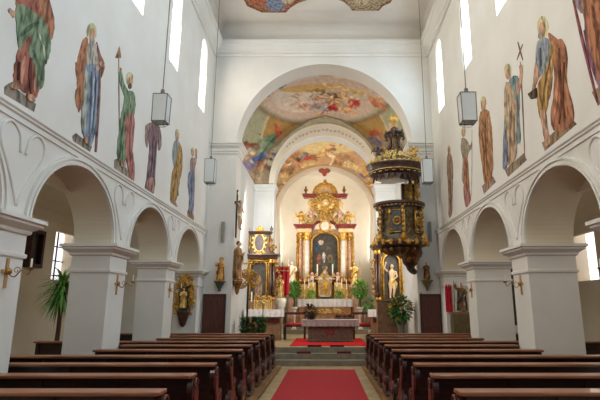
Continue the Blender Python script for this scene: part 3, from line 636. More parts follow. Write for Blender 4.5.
# ================================================================ CARVED FIGURES
def figure(parent, loc, h, robe, cloak=None, skin=None, hair=None, pose=0, halo=None, rz=0, bare=False, name='figure', phase=0):
    """a standing figure built as one continuous body; robe, cloak and hair are its children. pose: 0 hands folded, 1 right arm raised, 2 holding staff, 3 arms spread"""
    skin = skin or robe; hair = hair or skin
    def T(p):
        x, y, z = p; x, y = x * math.cos(rz) - y * math.sin(rz), x * math.sin(rz) + y * math.cos(rz)
        return (loc[0] + x * h, loc[1] + y * h, loc[2] + z * h)
    def fin(mb, nm, mt, par, vox=None):
        mb.v = [T(p) for p in mb.v]; return mb.build(nm, mt, par, smooth=True, remesh=(vox or 0.011) * h)
    arms = {0: [((-.12, 0, .78), (-.15, -.05, .62), (-.03, -.13, .66)), ((.12, 0, .78), (.15, -.05, .62), (.03, -.13, .69))],
            1: [((-.12, 0, .78), (-.21, -.04, .86), (-.17, -.06, 1.0)), ((.12, 0, .78), (.17, -.04, .63), (.08, -.12, .55))],
            2: [((-.12, 0, .78), (-.18, -.04, .64), (-.2, -.12, .72)), ((.12, 0, .78), (.16, -.04, .64), (.05, -.12, .6))],
            3: [((-.12, 0, .78), (-.22, -.05, .72), (-.32, -.09, .80)), ((.12, 0, .78), (.22, -.05, .70), (.33, -.08, .66))]}[pose]
    b = MB(); sw = 0.02 * math.sin(phase)
    b.lathe([(0.02, 0.40), (.085, .44), (.095, .5), (.08, .58), (.1, .7), (.105, .76), (.06, .81), (.034, .835), (.034, .87)], (sw, 0, 0), 14, 1, 0.68)
    b.ell((sw, -.005, .925), (.05, .06, .068), 12, 9); b.ell((sw, -.064, .92), (.01, .014, .016), 6, 5)
    for e in (-1, 1): b.ell((sw + e * .05, 0, .922), (.008, .012, .02), 6, 5)
    for A in arms:
        b.tube([A[0], A[1], A[2]], [.036, .028, .019], 8)
        d = (Vector(A[2]) - Vector(A[1])).normalized(); p = Vector(A[2]); b.ell(tuple(p + d * .02), (.022, .02, .024), 8, 6)
        for f_ in range(4): b.tube([p + d * .03 + Vector(((f_ - 1.5) * .011, 0, 0)), p + d * (.065 - abs(f_ - 1.3) * .006) + Vector(((f_ - 1.5) * .014, -.008, 0))], .006, 5)
        b.tube([p + d * .01, p + d * .035 + Vector((.024, -.01, 0))], .007, 5)
    for e in (-1, 1): b.tube([(e * .05, 0, .45), (e * .055 + sw, -.03 - .02 * e, .25), (e * .05, 0, .06), (e * .052, -.02, .02), (e * .06, -.08, .015)], [.06, .048, .03, .028, .02], 8)
    body = fin(b, name, skin, parent, .010)
    if not bare:
        r = MB(); r.lathe([(.12, 0.02), (.15, 0.03), (.14, .1), (.125, .25), (.12, .4), (.105, .5), (.088, .58), (.108, .7), (.118, .76), (.075, .815), (.04, .83)], (sw, 0, 0), 48, 1, .72, .09, 9, phase)
        for A in arms: r.tube([A[0], A[1], Vector(A[1]).lerp(Vector(A[2]), .6)], [.05, .045, .05], 8)
        fin(r, 'robe', robe, body)
    else:
        r = MB(); r.lathe([(.09, .36), (.1, .42), (.098, .5), (.088, .54)], (sw, 0, 0), 32, 1, .75, .07, 9); r.tube([(.09, -.03, .5), (.15, -.02, .42), (.14, -.02, .28)], [.03, .035, .012], 8)
        fin(r, 'loincloth', robe, body)
    if cloak:
        r = MB(); r.lathe([(.17, 0.06), (.165, .2), (.15, .4), (.14, .6), (.135, .74), (.06, .84)], (sw, .01, 0), 40, 1, .75, .08, 8, 1 + phase, -.5, PI + .5)
        o_ = [T(p) for p in r.v]; r.v = o_; q = r.build('cloak', cloak, body, smooth=True); md = q.modifiers.new('t', 'SOLIDIFY'); md.thickness = .02 * h
        r = MB(); r.tube([(.13, -.02, .74), (.03, -.1, .58), (-.1, -.1, .42), (-.14, -.02, .3)], [.035, .05, .055, .04], 8, 3); fin(r, 'cloak_fold', cloak, body)
    r = MB(); r.ell((sw, .014, .945), (.056, .058, .06), 12, 8); fin(r, 'hair', hair, body, .012)
    if halo:
        r = MB(); r.v = []; 
        r.lathe([(.001, -.004), (.1, -.004), (.1, .004), (.001, .004)], (0, 0, 0), 20)
        r.v = [T((p[0] + sw, .05 + p[2], .95 + p[1])) for p in r.v]; r.build('halo', halo, body)
    return body
def rocaille(m, c, sx, sz, n, seed, depth=0.05, r0=0.035):
    """cluster of carved shells and scrolls around c in the x-z plane"""
    r = random.Random(seed)
    for i in range(n):
        a = r.random() * 2 * PI; q = math.sqrt(r.random())
        p = (c[0] + sx * q * math.cos(a), c[1] - depth * r.random(), c[2] + sz * q * math.sin(a))
        if r.random() < 0.5: m.scroll(p, r0 * (0.8 + r.random()), 1.2, r0 * 0.3, flip=r.choice((-1, 1)), rot=r.random() * 6)
        else: m.ell(p, (r0 * (.5 + r.random() * .6), r0 * .5, r0 * (.5 + r.random() * .9)), 7, 5)
def cherub(parent, loc, h, mt, wings, rz=0):
    m = MB(); m.ell((0, 0, .78), (.16, .17, .18), 10, 8); m.ell((0, 0, .42), (.17, .14, .22), 10, 8); m.ell((0, -.16, .77), (.03, .03, .03), 6, 5)
    for e in (-1, 1):
        m.tube([(e * .12, 0, .55), (e * .3, -.05, .55), (e * .38, -.1, .72)], [.07, .055, .04], 8); m.tube([(e * .08, 0, .3), (e * .14, -.15, .2), (e * .12, -.1, .0)], [.09, .08, .045], 8)
    m.v = [(loc[0] + (p[0] * math.cos(rz) - p[1] * math.sin(rz)) * h, loc[1] + (p[0] * math.sin(rz) + p[1] * math.cos(rz)) * h, loc[2] + p[2] * h) for p in m.v]
    b = m.build('body', mt, parent, smooth=True, remesh=.03 * h)
    for e in (-1, 1):
        w_ = MB()
        for k in range(5): w_.tube([(e * .08, .1, .55), (e * (.3 + .05 * k), .16, .75 + .05 * k - .1 * k), (e * (.5 + .02 * k), .15, .95 - .17 * k)], [.05, .05, .015], 6)
        w_.v = [(loc[0] + p[0] * h, loc[1] + p[1] * h, loc[2] + p[2] * h) for p in w_.v]; w_.build('wing', wings, b, smooth=True)
    return b

# wall figures on brackets at both sides of the choir arch
for (px, top, mid, bot, nm, rb, ck, lbl) in ((221, 258, 281, 292, 'left', GOLD, mat('red_gilt_cloak', s(150, 36, 36), 0.5, col2=s(190, 120, 50), scale=6), 'gilded saint with red cloak, on the wall left of the choir arch'),
                                       (426, 262, 280, 291, 'right', GOLDB, mat('brown_gilt_cloak', s(110, 60, 40), 0.5), 'small gilded brown saint, on the wall right of the choir arch')):
    x, z1 = at(px, top, YE - 0.15); _, z0 = at(px, mid, YE - 0.15); _, zb = at(px, bot, YE - 0.15)
    t = thing('saint_figure', lbl, 'statue', (x, YE - 0.16, z0 + .002))
    figure(t, (0, 0, 0.0), z1 - z0, rb, ck, SKIN, HAIR, 2, phase=1 if nm == 'left' else 2.4, halo=GOLD if nm == 'left' else None)
    t = thing('wall_bracket', 'tapering dark green bracket carrying the saint figure %s of the choir arch' % nm, 'bracket', (x, YE - 0.16, z0))
    m = MB(); hb = z0 - zb; m.lathe([(.01, -hb), (.04, -hb * .9), (.05, -hb * .7), (.12, -hb * .3), (.15, -hb * .1), (.16, -.03), (.16, 0.0)], (0, 0, 0), 10, 1, .9); m.build('console', GREENMARB if nm == 'right' else mat('green_bracket', s(70, 88, 72), 0.5), t)
    m = MB(); m.lathe([(.16, -.03), (.18, -.025), (.18, -.002), (.16, 0)], (0, 0, -.001), 12, 1, .9); m.build('rim', GOLDB, t)

# Mary and crucifix on the jamb of the choir arch
t = thing('wall_crucifix', 'dark wooden crucifix with carved Christ on the left jamb of the choir arch', 'crucifix', (-2.62, 14.1, 3.5), rz=PI / 2)
m = MB(); m.box(-.03, .03, .0, .04, 0, 1.45); m.box(-.32, .32, .0, .04, .98, 1.04); m.build('cross', WOOD, t)
figure(t, (0, -.07, .25), .88, IVORY, None, mat('carved_flesh', s(196, 158, 124), .6), HAIR, 3, bare=True, name='corpus')
m = MB(); m.box(-.08, .08, -.01, 0, 1.3, 1.38); m.build('title_board', CANDLE, t)
t = thing('sorrowful_mary_figure', 'robed Mary figure below the crucifix on the left jamb', 'statue', (-2.54, 14.1, 2.25))
figure(t, (0, 0, 0), 1.15, mat('old_rose_robe', s(150, 96, 76), .6, col2=s(196, 150, 90), scale=5), mat('brown_gold_cloak', s(120, 92, 60), .5, .2, col2=s(176, 136, 78), scale=6), SKIN, HAIR, 0, rz=PI / 2)
t = thing('wall_bracket', 'gilded bracket under the Mary figure on the left jamb', 'bracket', (-2.54, 14.1, 2.25))
m = MB(); m.lathe([(.02, -.4), (.06, -.32), (.08, -.2), (.14, -.08), (.16, -.02), (.16, 0)], (0, 0, -.002), 12); m.build('console', GOLDB, t, smooth=True)

# ================================================================ PAINTED APOSTLES on the nave walls
def apostle(side, label, plinth, parts, foot):
    x = XL if side < 0 else XR
    fy, fz = on_side(foot[0], foot[1], x)
    t = thing('apostle_painting', label, 'wall painting', (x, fy, fz), 'painted apostles on the nave walls')
    for k, (nm, colr, pts, *opt) in enumerate(parts):
        m = MB(); P = [on_side(px, py, x) for px, py in pts]; d = 0.002 + 0.0015 * k
        if opt and opt[0] == 'line':
            wd = opt[1]
            P = spline(P, 4, False); L_, R_ = [], []
            for i, p in enumerate(P):
                a, b = P[max(i - 1, 0)], P[min(i + 1, len(P) - 1)]; dx, dz = b[0] - a[0], b[1] - a[1]; q = math.hypot(dx, dz) or 1
                w_ = wd / 2 * (1 - 0.5 * abs(2 * i / (len(P) - 1) - 1))
                L_.append((p[0] - dz / q * w_, p[1] + dx / q * w_)); R_.append((p[0] + dz / q * w_, p[1] - dx / q * w_))
            P = L_ + R_[::-1]
        elif opt and opt[0] == 'sharp': pass
        else: P = spline(P, 4)
        if not opt and len(pts) > 5:
            jr = random.Random(k * 7 + int(foot[0])); sz = max(b for a, b in P) - min(b for a, b in P)
            P = [(a + jr.uniform(-1, 1) * 0.013 * min(sz, 1.2), b + jr.uniform(-1, 1) * 0.01 * min(sz, 1.2)) for a, b in P]
        m.solid(P, [], lambda u, v, w_: (x - side * w_, u, v), 0.0005, d)
        m.build(nm, paint(colr), t, world=True)
def ring(cx, cy, rx, ry, n=10, rot=0):
    return [(cx + rx * math.cos(a) * math.cos(rot) - ry * math.sin(a) * math.sin(rot), cy + rx * math.cos(a) * math.sin(rot) + ry * math.sin(a) * math.cos(rot)) for a in [2 * PI * i / n for i in range(n)]]
RED, ORN, GRN, BLU, GRY, OCH, FL, HALO, DK, VIO = (166, 96, 76), (176, 112, 76), (120, 142, 108), (128, 142, 160), (140, 128, 112), (182, 138, 74), (196, 148, 118), (206, 198, 140), (96, 74, 62), (128, 100, 108)
F = 'fold_line'
def fold(col, *pts, w=0.03): return (F, col, list(pts), 'line', w)
apostle(-1, 'painted apostle in red robe and green cloak, cut by the left top corner', 1, [
    ('painted_plinth', GRY, [(4, 87), (9, 83), (36, 104), (34, 112), (4, 94)], 'sharp'), ('halo', HALO, ring(32, -32, 11, 15)), ('head', FL, ring(32, -30, 6, 10)),
    ('arm', FL, [(30, -4), (20, 4), (14, 11), (9, 8), (8, 12), (10, 14), (13, 18), (17, 15), (24, 11), (34, 6)]),
    ('robe', RED, [(20, -12), (42, -14), (50, 2), (54, 22), (51, 38), (46, 32), (43, 55), (40, 80), (36, 97), (30, 100), (24, 92), (16, 86), (13, 76), (15, 60), (20, 42), (17, 20), (16, 5)]),
    ('sleeve', ORN, [(38, -10), (47, 6), (53, 26), (51, 40), (44, 34), (40, 16)]),
    ('cloak', GRN, [(16, 4), (30, 10), (44, 22), (50, 42), (48, 58), (44, 68), (43, 84), (38, 88), (34, 66), (27, 52), (32, 36), (22, 44), (19, 52), (16, 30)]),
    fold((84, 106, 78), (20, 36), (28, 28), (38, 22), w=.06), fold((84, 106, 78), (32, 50), (38, 66), (40, 80), w=.06), fold((84, 106, 78), (38, 34), (44, 50), (45, 64), w=.05), fold((176, 190, 158), (36, 30), (42, 46), (44, 60), w=.05),
    fold((200, 134, 110), (24, 56), (21, 70), (20, 84), w=.07), fold((116, 60, 50), (30, 58), (29, 76), (30, 94), w=.06), fold((116, 60, 50), (18, 62), (17, 80), w=.04),
    fold((206, 150, 122), (34, 72), (33, 92), w=.05),
    ('foot', FL, [(11, 82), (17, 84), (17, 89), (10, 88)]), ('foot', FL, [(26, 94), (32, 96), (33, 102), (27, 100)])], (20, 95))
apostle(-1, 'painted apostle in long blue robe and red cloak, leaning on a saw', 1, [
    ('painted_plinth', GRY, [(72, 136), (76, 133), (92, 146), (90, 152), (73, 141)], 'sharp'), ('halo', HALO, ring(91.5, 32, 5, 9)), ('cloak', ORN, [(83, 40), (88, 39), (87, 60), (84, 82), (82, 104), (79, 112), (76, 106), (75, 92), (77, 84), (75, 66), (78, 58)]),
    ('head', FL, ring(92, 34, 3, 6)), ('beard', (170, 150, 130), ring(92, 41, 2.6, 4)),
    ('tunic', (176, 166, 150), [(88, 44), (96, 44), (101, 58), (103, 66), (98, 72), (90, 72), (86, 62)]),
    ('cloak_edge', (150, 92, 76), [(96, 42), (100, 54), (104, 64), (103, 72), (99, 80), (98, 64)]),
    ('robe', BLU, [(85, 66), (98, 66), (100, 84), (98, 110), (95, 132), (90, 146), (85, 140), (81, 128), (82, 104), (84, 84)]),
    ('robe_light', (170, 168, 150), [(84, 72), (88, 76), (86, 104), (84, 134), (81, 126), (82, 100)]), fold((84, 100, 124), (91, 72), (90, 100), (88, 134), w=.05), fold((92, 104, 126), (95, 76), (94, 104), (91, 134), w=.04), fold((176, 186, 196), (93, 72), (92, 100), (90, 128), w=.04),
    ('staff', (140, 96, 90), [(99, 66), (98, 100), (95, 152)], 'line', .07), ('hand', FL, ring(101, 64, 2.6, 3)), ('hand', FL, ring(96, 68, 2.2, 2.4)), ('foot', FL, [(84, 137), (87, 138), (87, 144), (83, 141)])], (84, 146))
apostle(-1, 'painted apostle in green holding up a pole with a small pennant', 1, [
    ('painted_plinth', (150, 136, 116), [(114, 160), (118, 158), (126, 168), (132, 178), (130, 181), (114, 168)], 'sharp'), ('pole', (140, 110, 80), [(118.5, 48), (118.7, 80), (119, 112), (119.5, 165)], 'line', .05), ('pennant', (160, 108, 80), [(115, 58), (119.5, 46), (121, 58)], 'sharp'),
    ('halo', HALO, ring(129.5, 79, 3.6, 7)), ('head', FL, ring(129.5, 81, 2.3, 4.6)), ('beard', DK, ring(129.6, 86, 1.8, 3)),
    ('robe', GRN, [(126, 92), (133, 92), (135, 104), (133, 118), (132, 130), (128, 150), (123, 165), (117, 158), (118, 138), (120, 120), (123, 106)]),
    ('sleeve', GRN, [(126, 100), (121, 88), (118, 72), (121, 72), (124, 84), (128, 92)]), ('hand', FL, ring(119.5, 70, 1.8, 2.4)),
    ('cloak', (178, 112, 100), [(125, 118), (132, 114), (134, 126), (132, 150), (134, 170), (132, 182), (128, 170), (125, 150)]),
    fold((150, 76, 70), (129, 122), (129, 150), (131, 176), w=.05), fold((90, 116, 76), (124, 112), (121, 136), (119, 158), w=.05), fold((140, 160, 120), (130, 96), (127, 112), w=.05), ('foot', FL, [(120, 160), (124, 162), (124, 167), (120, 166)])], (123, 168))
apostle(-1, 'painted apostle in dark violet robe behind the hanging lantern', 1, [
    ('halo', HALO, ring(154, 119, 3.4, 6)), ('head', FL, ring(154, 121, 2.2, 4)), ('cloak', (150, 120, 110), [(147, 124), (157, 122), (161, 134), (161, 147), (158, 150), (157, 140), (150, 138), (147, 148), (145, 140), (145, 130)]),
    ('robe', VIO, [(149, 128), (157, 128), (157, 145), (156, 160), (155, 178), (154, 192), (150, 194), (145, 190), (147, 172), (149, 150)]), fold((80, 66, 76), (153, 136), (152, 160), (149, 186), w=.05), fold((80, 66, 76), (156, 142), (154, 165), (153, 186), w=.04), fold((170, 140, 136), (151, 140), (150, 165), w=.04),
    ('hem', (176, 128, 112), [(147, 180), (153, 178), (154, 190), (149, 193), (145, 190)])], (149, 193))
apostle(-1, 'painted apostle in yellow cloak and blue tunic, fifth on the left wall', 1, [
    ('halo', HALO, ring(177, 134, 2, 5)), ('head', FL, ring(177, 137, 1.8, 5)), ('tunic', (140, 150, 148), [(174, 142), (179, 142), (180, 158), (178, 170), (174, 168), (172, 155)]),
    ('cloak', OCH, [(179, 143), (182, 152), (182, 168), (180, 180), (177, 196), (174, 204), (170, 200), (171, 184), (172, 172), (176, 160)]), fold((130, 92, 50), (179, 156), (175, 178), (173, 198), w=.06), fold((120, 124, 140), (177, 178), (178, 196), w=.08), fold((214, 176, 110), (180, 152), (177, 170), w=.05), ('foot', FL, [(171, 198), (175, 202), (177, 207), (172, 203)])], (174, 205))
apostle(-1, 'painted apostle in blue robe with raised arm, last on the left wall', 1, [
    ('halo', HALO, ring(192.5, 151, 1.6, 3.6)), ('head', FL, ring(192.5, 153, 1.5, 3.6)), ('arm', FL, [(195, 149), (197, 151), (196, 164), (193, 168), (192, 163), (194.5, 160)]), ('tunic', (164, 136, 128), [(191, 158), (195, 160), (194, 176), (191, 180), (190, 166)]),
    ('robe', (132, 142, 168), [(189, 172), (194, 172), (194.5, 188), (193.5, 208), (192, 218), (188.5, 214), (189, 198), (187.5, 184)]), fold((84, 92, 120), (191.5, 176), (191, 196), (190.5, 212), w=.06), ('plinth', (150, 120, 90), [(188, 210), (193, 214), (193, 221), (188, 217)])], (190, 216))
apostle(1, 'painted apostle in red and violet robes, cut by the right edge', 1, [
    ('painted_plinth', (160, 130, 100), [(592, 92), (640, 55), (644, 66), (598, 106)], 'sharp'), ('halo', HALO, ring(612, -60, 14, 20)), ('head', FL, ring(612, -56, 8, 14)),
    ('cloak', (146, 120, 130), [(577, -14), (600, -30), (640, -30), (640, 0), (610, 14), (596, 10), (584, 14), (575, 4)]), ('robe', ORN, [(584, 0), (606, -6), (632, 0), (640, 30), (634, 66), (616, 84), (604, 88), (596, 74), (590, 54), (586, 30)]),
    fold((130, 76, 52), (594, 6), (598, 36), (604, 76), w=.07), fold((204, 150, 110), (602, 6), (605, 36), w=.08), ('cloak_edge', (150, 100, 124), [(585, 30), (590, 54), (596, 74), (602, 90)], 'line', .07), fold((140, 86, 106), (586, 14), (588, 44), (597, 80), w=.05),
    ('staff', (150, 80, 80), [(574, 0), (583, 40), (598, 102)], 'line', .05)], (610, 85))
apostle(1, 'painted apostle in ochre cloak over blue shirt, foot stepping forward', 1, [
    ('painted_plinth', (150, 120, 88), [(542, 143), (570, 117), (577, 124), (545, 151)], 'sharp'), ('halo', HALO, ring(543, 27, 5.5, 11)), ('head', FL, ring(542.5, 29, 3.4, 7)), ('beard', (160, 140, 116), ring(541, 36, 2.6, 4)),
    ('cloak_back', ORN, [(548, 34), (556, 38), (563, 40), (567, 52), (568, 84), (574, 112), (572, 124), (560, 132), (553, 128), (551, 112), (554, 92), (554, 56)]),
    ('shirt', (142, 150, 158), [(538, 42), (546, 38), (552, 46), (550, 66), (546, 76), (538, 74), (536, 58)]),
    ('arm', FL, [(536, 62), (540, 74), (536, 86), (535, 96), (530, 97), (529, 93), (532, 92), (534, 80)]), ('cloak', OCH, [(552, 40), (556, 50), (553, 68), (552, 88), (548, 104), (545, 118), (541, 118), (538, 104), (539, 84), (545, 72), (550, 58)]),
    ('leg', FL, [(541, 112), (546, 112), (548, 130), (551, 142), (547, 146), (544, 134)]),
    fold((126, 84, 46), (552, 56), (546, 84), (543, 110), w=.06), fold((214, 168, 100), (554, 52), (549, 80), (546, 106), w=.05), fold((120, 70, 46), (560, 48), (561, 80), (566, 118), w=.07), fold((120, 70, 46), (565, 62), (563, 96), (560, 124), w=.06), fold((206, 136, 96), (558, 60), (558, 92), (556, 116), w=.08), fold((100, 106, 116), (541, 48), (542, 66), w=.05),
    ('book', (96, 74, 58), [(529, 94), (537, 88), (538, 97), (532, 99)], 'sharp')], (557, 132))
apostle(1, 'painted apostle with blue cloak and tall staff ending in a cross', 1, [
    ('painted_plinth', (150, 128, 104), [(505, 170), (524, 153), (527, 160), (508, 177)], 'sharp'), ('staff', (130, 84, 66), [(520.5, 62), (523, 110), (525, 160)], 'line', .05), ('cross_beam', (130, 90, 70), [(517, 60), (523, 44)], 'line', .045), ('cross_beam', (130, 90, 70), [(518, 42), (523, 60)], 'line', .045),
    ('halo', HALO, ring(508, 71, 3.4, 7.5)), ('cloak', (112, 140, 140), [(510, 80), (518, 76), (520, 92), (520, 120), (521, 140), (516, 146), (505, 160), (504, 140), (506, 100)]),
    ('head', FL, ring(508.5, 74, 2.5, 5.5)), ('arm', FL, [(516, 88), (520, 78), (520, 66), (522.5, 66), (522.5, 80), (518, 96)]), ('robe', (190, 160, 126), [(506, 84), (512, 84), (515, 96), (518, 108), (517, 130), (517, 152), (512, 164), (507, 162), (507, 140), (505, 104)]),
    ('hand', FL, ring(516, 107, 2.6, 3)), fold((140, 104, 80), (512, 110), (511, 136), (511, 160), w=.06), fold((214, 188, 152), (509, 100), (509, 136), w=.06), fold((150, 116, 90), (515, 114), (515, 146), w=.05), ('cloak_edge', (130, 136, 156), [(505, 130), (508, 140), (509, 160), (504, 168)])], (512, 165))
apostle(1, 'painted bald apostle wrapped in an orange brown cloak', 1, [
    ('painted_plinth', (160, 130, 110), [(482, 186), (493, 176), (496, 182), (484, 194)], 'sharp'), ('halo', HALO, ring(483.5, 103, 2.8, 7)), ('head', FL, ring(483.5, 106, 2.2, 6)),
    ('cloak', (176, 122, 78), [(481, 112), (488, 110), (491, 122), (493, 146), (493, 170), (490, 182), (485, 184), (483, 170), (481, 156), (479, 138), (479, 122)]), fold((110, 72, 50), (486, 118), (486, 144), (488, 176), w=.07), fold((110, 72, 50), (481, 130), (484, 146), (485, 170), w=.06), fold((206, 154, 104), (489, 120), (490, 150), w=.06), fold((130, 90, 64), (482, 120), (488, 132), w=.05)], (488, 184))
apostle(1, 'painted apostle in grey tunic raising a hand, fifth on the right wall', 1, [
    ('staff', GRY, [(472, 130), (472, 165), (471.5, 196)], 'line', .04), ('halo', HALO, ring(463.5, 131, 2, 4.6)), ('head', FL, ring(463.5, 133, 1.7, 4)), ('tunic', (158, 142, 118), [(462, 138), (467, 140), (470, 146), (472, 140), (472, 147), (468, 156), (468, 172), (466, 184), (462, 180), (463, 160), (461, 150)]),
    ('robe', ORN, [(464, 158), (468, 160), (469, 180), (470, 196), (467, 204), (464, 196), (464, 178)]), ('hem', (170, 110, 100), [(464, 188), (469, 190), (471, 200), (466, 207)]), fold((110, 82, 66), (466, 160), (467, 180), (467, 198), w=.06)], (467, 203))
apostle(1, 'painted apostle in faded brown robe, last on the right wall', 1, [
    ('halo', HALO, ring(449, 149, 1.6, 4)), ('head', FL, ring(449, 151, 1.4, 4)), ('robe', (164, 128, 104), [(447.5, 155), (451, 154), (453, 164), (453, 180), (452.5, 200), (452, 214), (449, 217), (448.5, 200), (448, 184), (447, 170)]),
    fold((112, 84, 70), (450, 160), (450.5, 184), (451, 210), w=.07), fold((196, 160, 130), (452, 166), (452, 190), w=.05)], (450, 216))

# ceiling paintings
def ceil_paint(label, outer, blobs):
    zc = 10.2; t = thing('ceiling_painting', label, 'ceiling painting', (on_level(*outer[0], zc) + (zc,)))
    for k, (nm, c, pts) in enumerate([('painted_border', (150, 96, 60), outer)] + blobs):
        P = [on_level(px, py, zc) for px, py in pts]
        if k: P = spline(P, 4)
        m = MB(); m.solid(P, [], lambda u, v, w_: (u, v, zc - w_), -0.004, 0.004 + 0.002 * k); m.build(nm, paint(c), t, world=True)
ceil_paint('colourful scalloped ceiling painting of figures, left piece', [(243, -30), (243, -2), (247, 6), (254, 9), (262, 12.5), (286, 12.5), (290, 8), (298, 3), (310, -1), (325, -2.5), (325, -30)],
           [('painted_scene', (170, 110, 80), [(246, -26), (246, -4), (249, 3), (258, 8), (270, 11), (284, 11), (290, 5), (298, 0), (312, -4), (312, -26)]), ('painted_figure', (120, 134, 160), [(266, -2), (276, -4), (283, 2), (284, 9), (272, 11), (267, 6)]), ('painted_figure', (186, 98, 66), [(248, -10), (262, -8), (266, 2), (258, 6), (250, 1)]), ('painted_cloud', (196, 170, 140), [(284, -10), (300, -10), (296, -2), (288, 4), (282, 0)])])
ceil_paint('scalloped tan ceiling painting with gold ground, right piece', [(325, -30), (325, -2.5), (337, -1), (344, 2), (349, 6), (352, 10.5), (379, 10.5), (383, 6), (390, 3), (394, -2), (394, -30)],
           [('painted_scene', (172, 146, 108), [(330, -26), (332, -4), (346, 1), (353, 9), (377, 9), (382, 4), (391, -2), (391, -26)]), ('painted_cloud', (190, 164, 124), [(350, -8), (366, -10), (376, -2), (366, 5), (354, 4)])])

# ================================================================ STONE ALTAR before the choir
SX = 0.17
t = thing('stone_altar', 'grey brown stone altar block in front centre, draped with lace cloth', 'altar', (SX, 15.9, 0.436))
m = MB(); m.box(-.70, .70, -.35, .35, 0, .46); m.box(-.73, .73, -.38, .38, 0, .06); m.build('base', GREYST, t, bevel=.02)
m = MB(); m.box(-.74, .74, -.4, .4, .46, .54); m.box(-.8, .8, -.45, .45, .54, .66); m.build('altar_slab', GREYST, t, bevel=.01)
m = MB(); m.ell((0, -.355, .30), (.13, .02, .09)); m.tube([(-.3, -.36, .43), (0, -.38, .38), (.3, -.36, .43)], .02, 6, 4); m.build('carved_relief', mat('red_stone_relief', s(136, 70, 56), .6), t, smooth=True)
m = MB(); n = 60
def cloth(m, x0, x1, y0, y1, zt, drop, n=60, amp=.012):
    rings = []
    for i in range(2):
        ring_ = []
        per = [(x0 + (x1 - x0) * j / n, y0, 0) for j in range(n)] + [(x1, y0 + (y1 - y0) * j / 12, 1) for j in range(12)] + [(x1 - (x1 - x0) * j / n, y1, 2) for j in range(n)] + [(x0, y1 - (y1 - y0) * j / 12, 3) for j in range(12)]
        for k, (x, y, sd) in enumerate(per):
            q = amp * math.sin(k * 1.1) * i - .004 * i; dx, dy = ((0, -1), (1, 0), (0, 1), (-1, 0))[sd]
            ring_.append((x + dx * (q + .006), y + dy * (q + .006), zt - drop * i + .006 * math.sin(k * 2.2) * i))
        rings.append(ring_)
    N = len(rings[0]); m.loops(rings, True, False); m.add([p for p in rings[0]], [tuple(range(N))])
cloth(m, -.9, .9, -.48, .48, .675, .2); o = m.build('altar_cloth', LACE); o.location = (SX, 15.9, .436); tag(o, 'grey lace cloth covering the stone altar slab', 'cloth')
md = o.modifiers.new('t', 'SOLIDIFY'); md.thickness = .004

# ================================================================ HIGH ALTAR
HY = 22.0
def hx(px): return at(px, 260, HY)[0]
def hz(py): return at(325, py, HY)[1]
t = thing('high_altar', 'tall baroque high altar of marble and gold in the apse', 'altar', (0, HY, 0.78))
def B(mb, nm, mt, par=None, **k): return mb.build(nm, mt, par or t, world=True, **k)
z0 = 0.78
m = MB(); m.box(-1.22, 1.22, HY - .1, HY + .4, z0, 1.9); m.box(-1.2, 1.2, HY - .1, HY + .35, 1.9, hz(284)); B(m, 'pedestal', YELM, bevel=.02)
m = MB(); m.molding(-1.22, 1.22, HY - .12, HY + .35, [(0, hz(284)), (.06, hz(284) + .02), (.08, hz(283) + .04), (0, hz(283) + .08)]); B(m, 'pedestal_cornice', REDMARB)
zc0, zc1, zc2, zE = hz(282), hz(241), hz(233), hz(229)
m = MB()
m.solid([(-1.2, zc0), (1.2, zc0), (1.2, zE), (-1.2, zE)], [[(-.59, zc0 + .02), (.59, zc0 + .02), (.59, hz(242))] + arc(0, hz(242), .59, 0, PI, 16, .42)[1:-1] + [(-.59, hz(242))]], lambda u, v, w_: (u, w_, v), HY + .1, HY + .3); B(m, 'back_panel', YELM)
m = MB(); m.box(-.62, .62, HY + .2, HY + .24, zc0, hz(232)); cv_ = B(m, 'canvas', DARKPIC)
m = MB(); rr = random.Random(2)
for (px, py, rx, rz, c) in ((321, 242, .12, .12, (190, 160, 140)), (319, 259, .1, .26, (150, 84, 66)), (324, 257, .07, .26, (200, 190, 176)), (330, 258, .12, .2, (120, 96, 66)), (317, 247, .1, .2, (56, 84, 104)), (333, 262, .1, .14, (86, 104, 70)), (325, 268, .12, .12, (160, 130, 104)), (328, 248, .14, .1, (90, 82, 62))):
    q = MB(); x, z = hx(px), hz(py); q.solid([(x + rx * math.cos(a) * (1 + .2 * math.sin(3 * a)), z + rz * math.sin(a)) for a in [2 * PI * i / 18 for i in range(18)]], [], lambda u, v, w_: (u, w_, v), HY + .19, HY + .2)
    q.build('painted_figure', paint(c), cv_, world=True)
m = MB()
fr = [(-.62, zc0), (-.62, hz(242))] + arc(0, hz(242), .62, PI, 0, 16, .46)[1:-1] + [(.62, hz(242)), (.62, zc0)]
for d, r in ((0, .045), (.05, .02)): m.tube([((1 + d) * x, HY + .08, z + (d if z > hz(242) else 0)) for x, z in fr], r, 7)
for i in range(16):
    x, z = fr[1 + i]; m.ell((x * 1.06, HY + .06, z + .02), (.05, .04, .05), 7, 5)
B(m, 'picture_frame', GOLD, smooth=True)
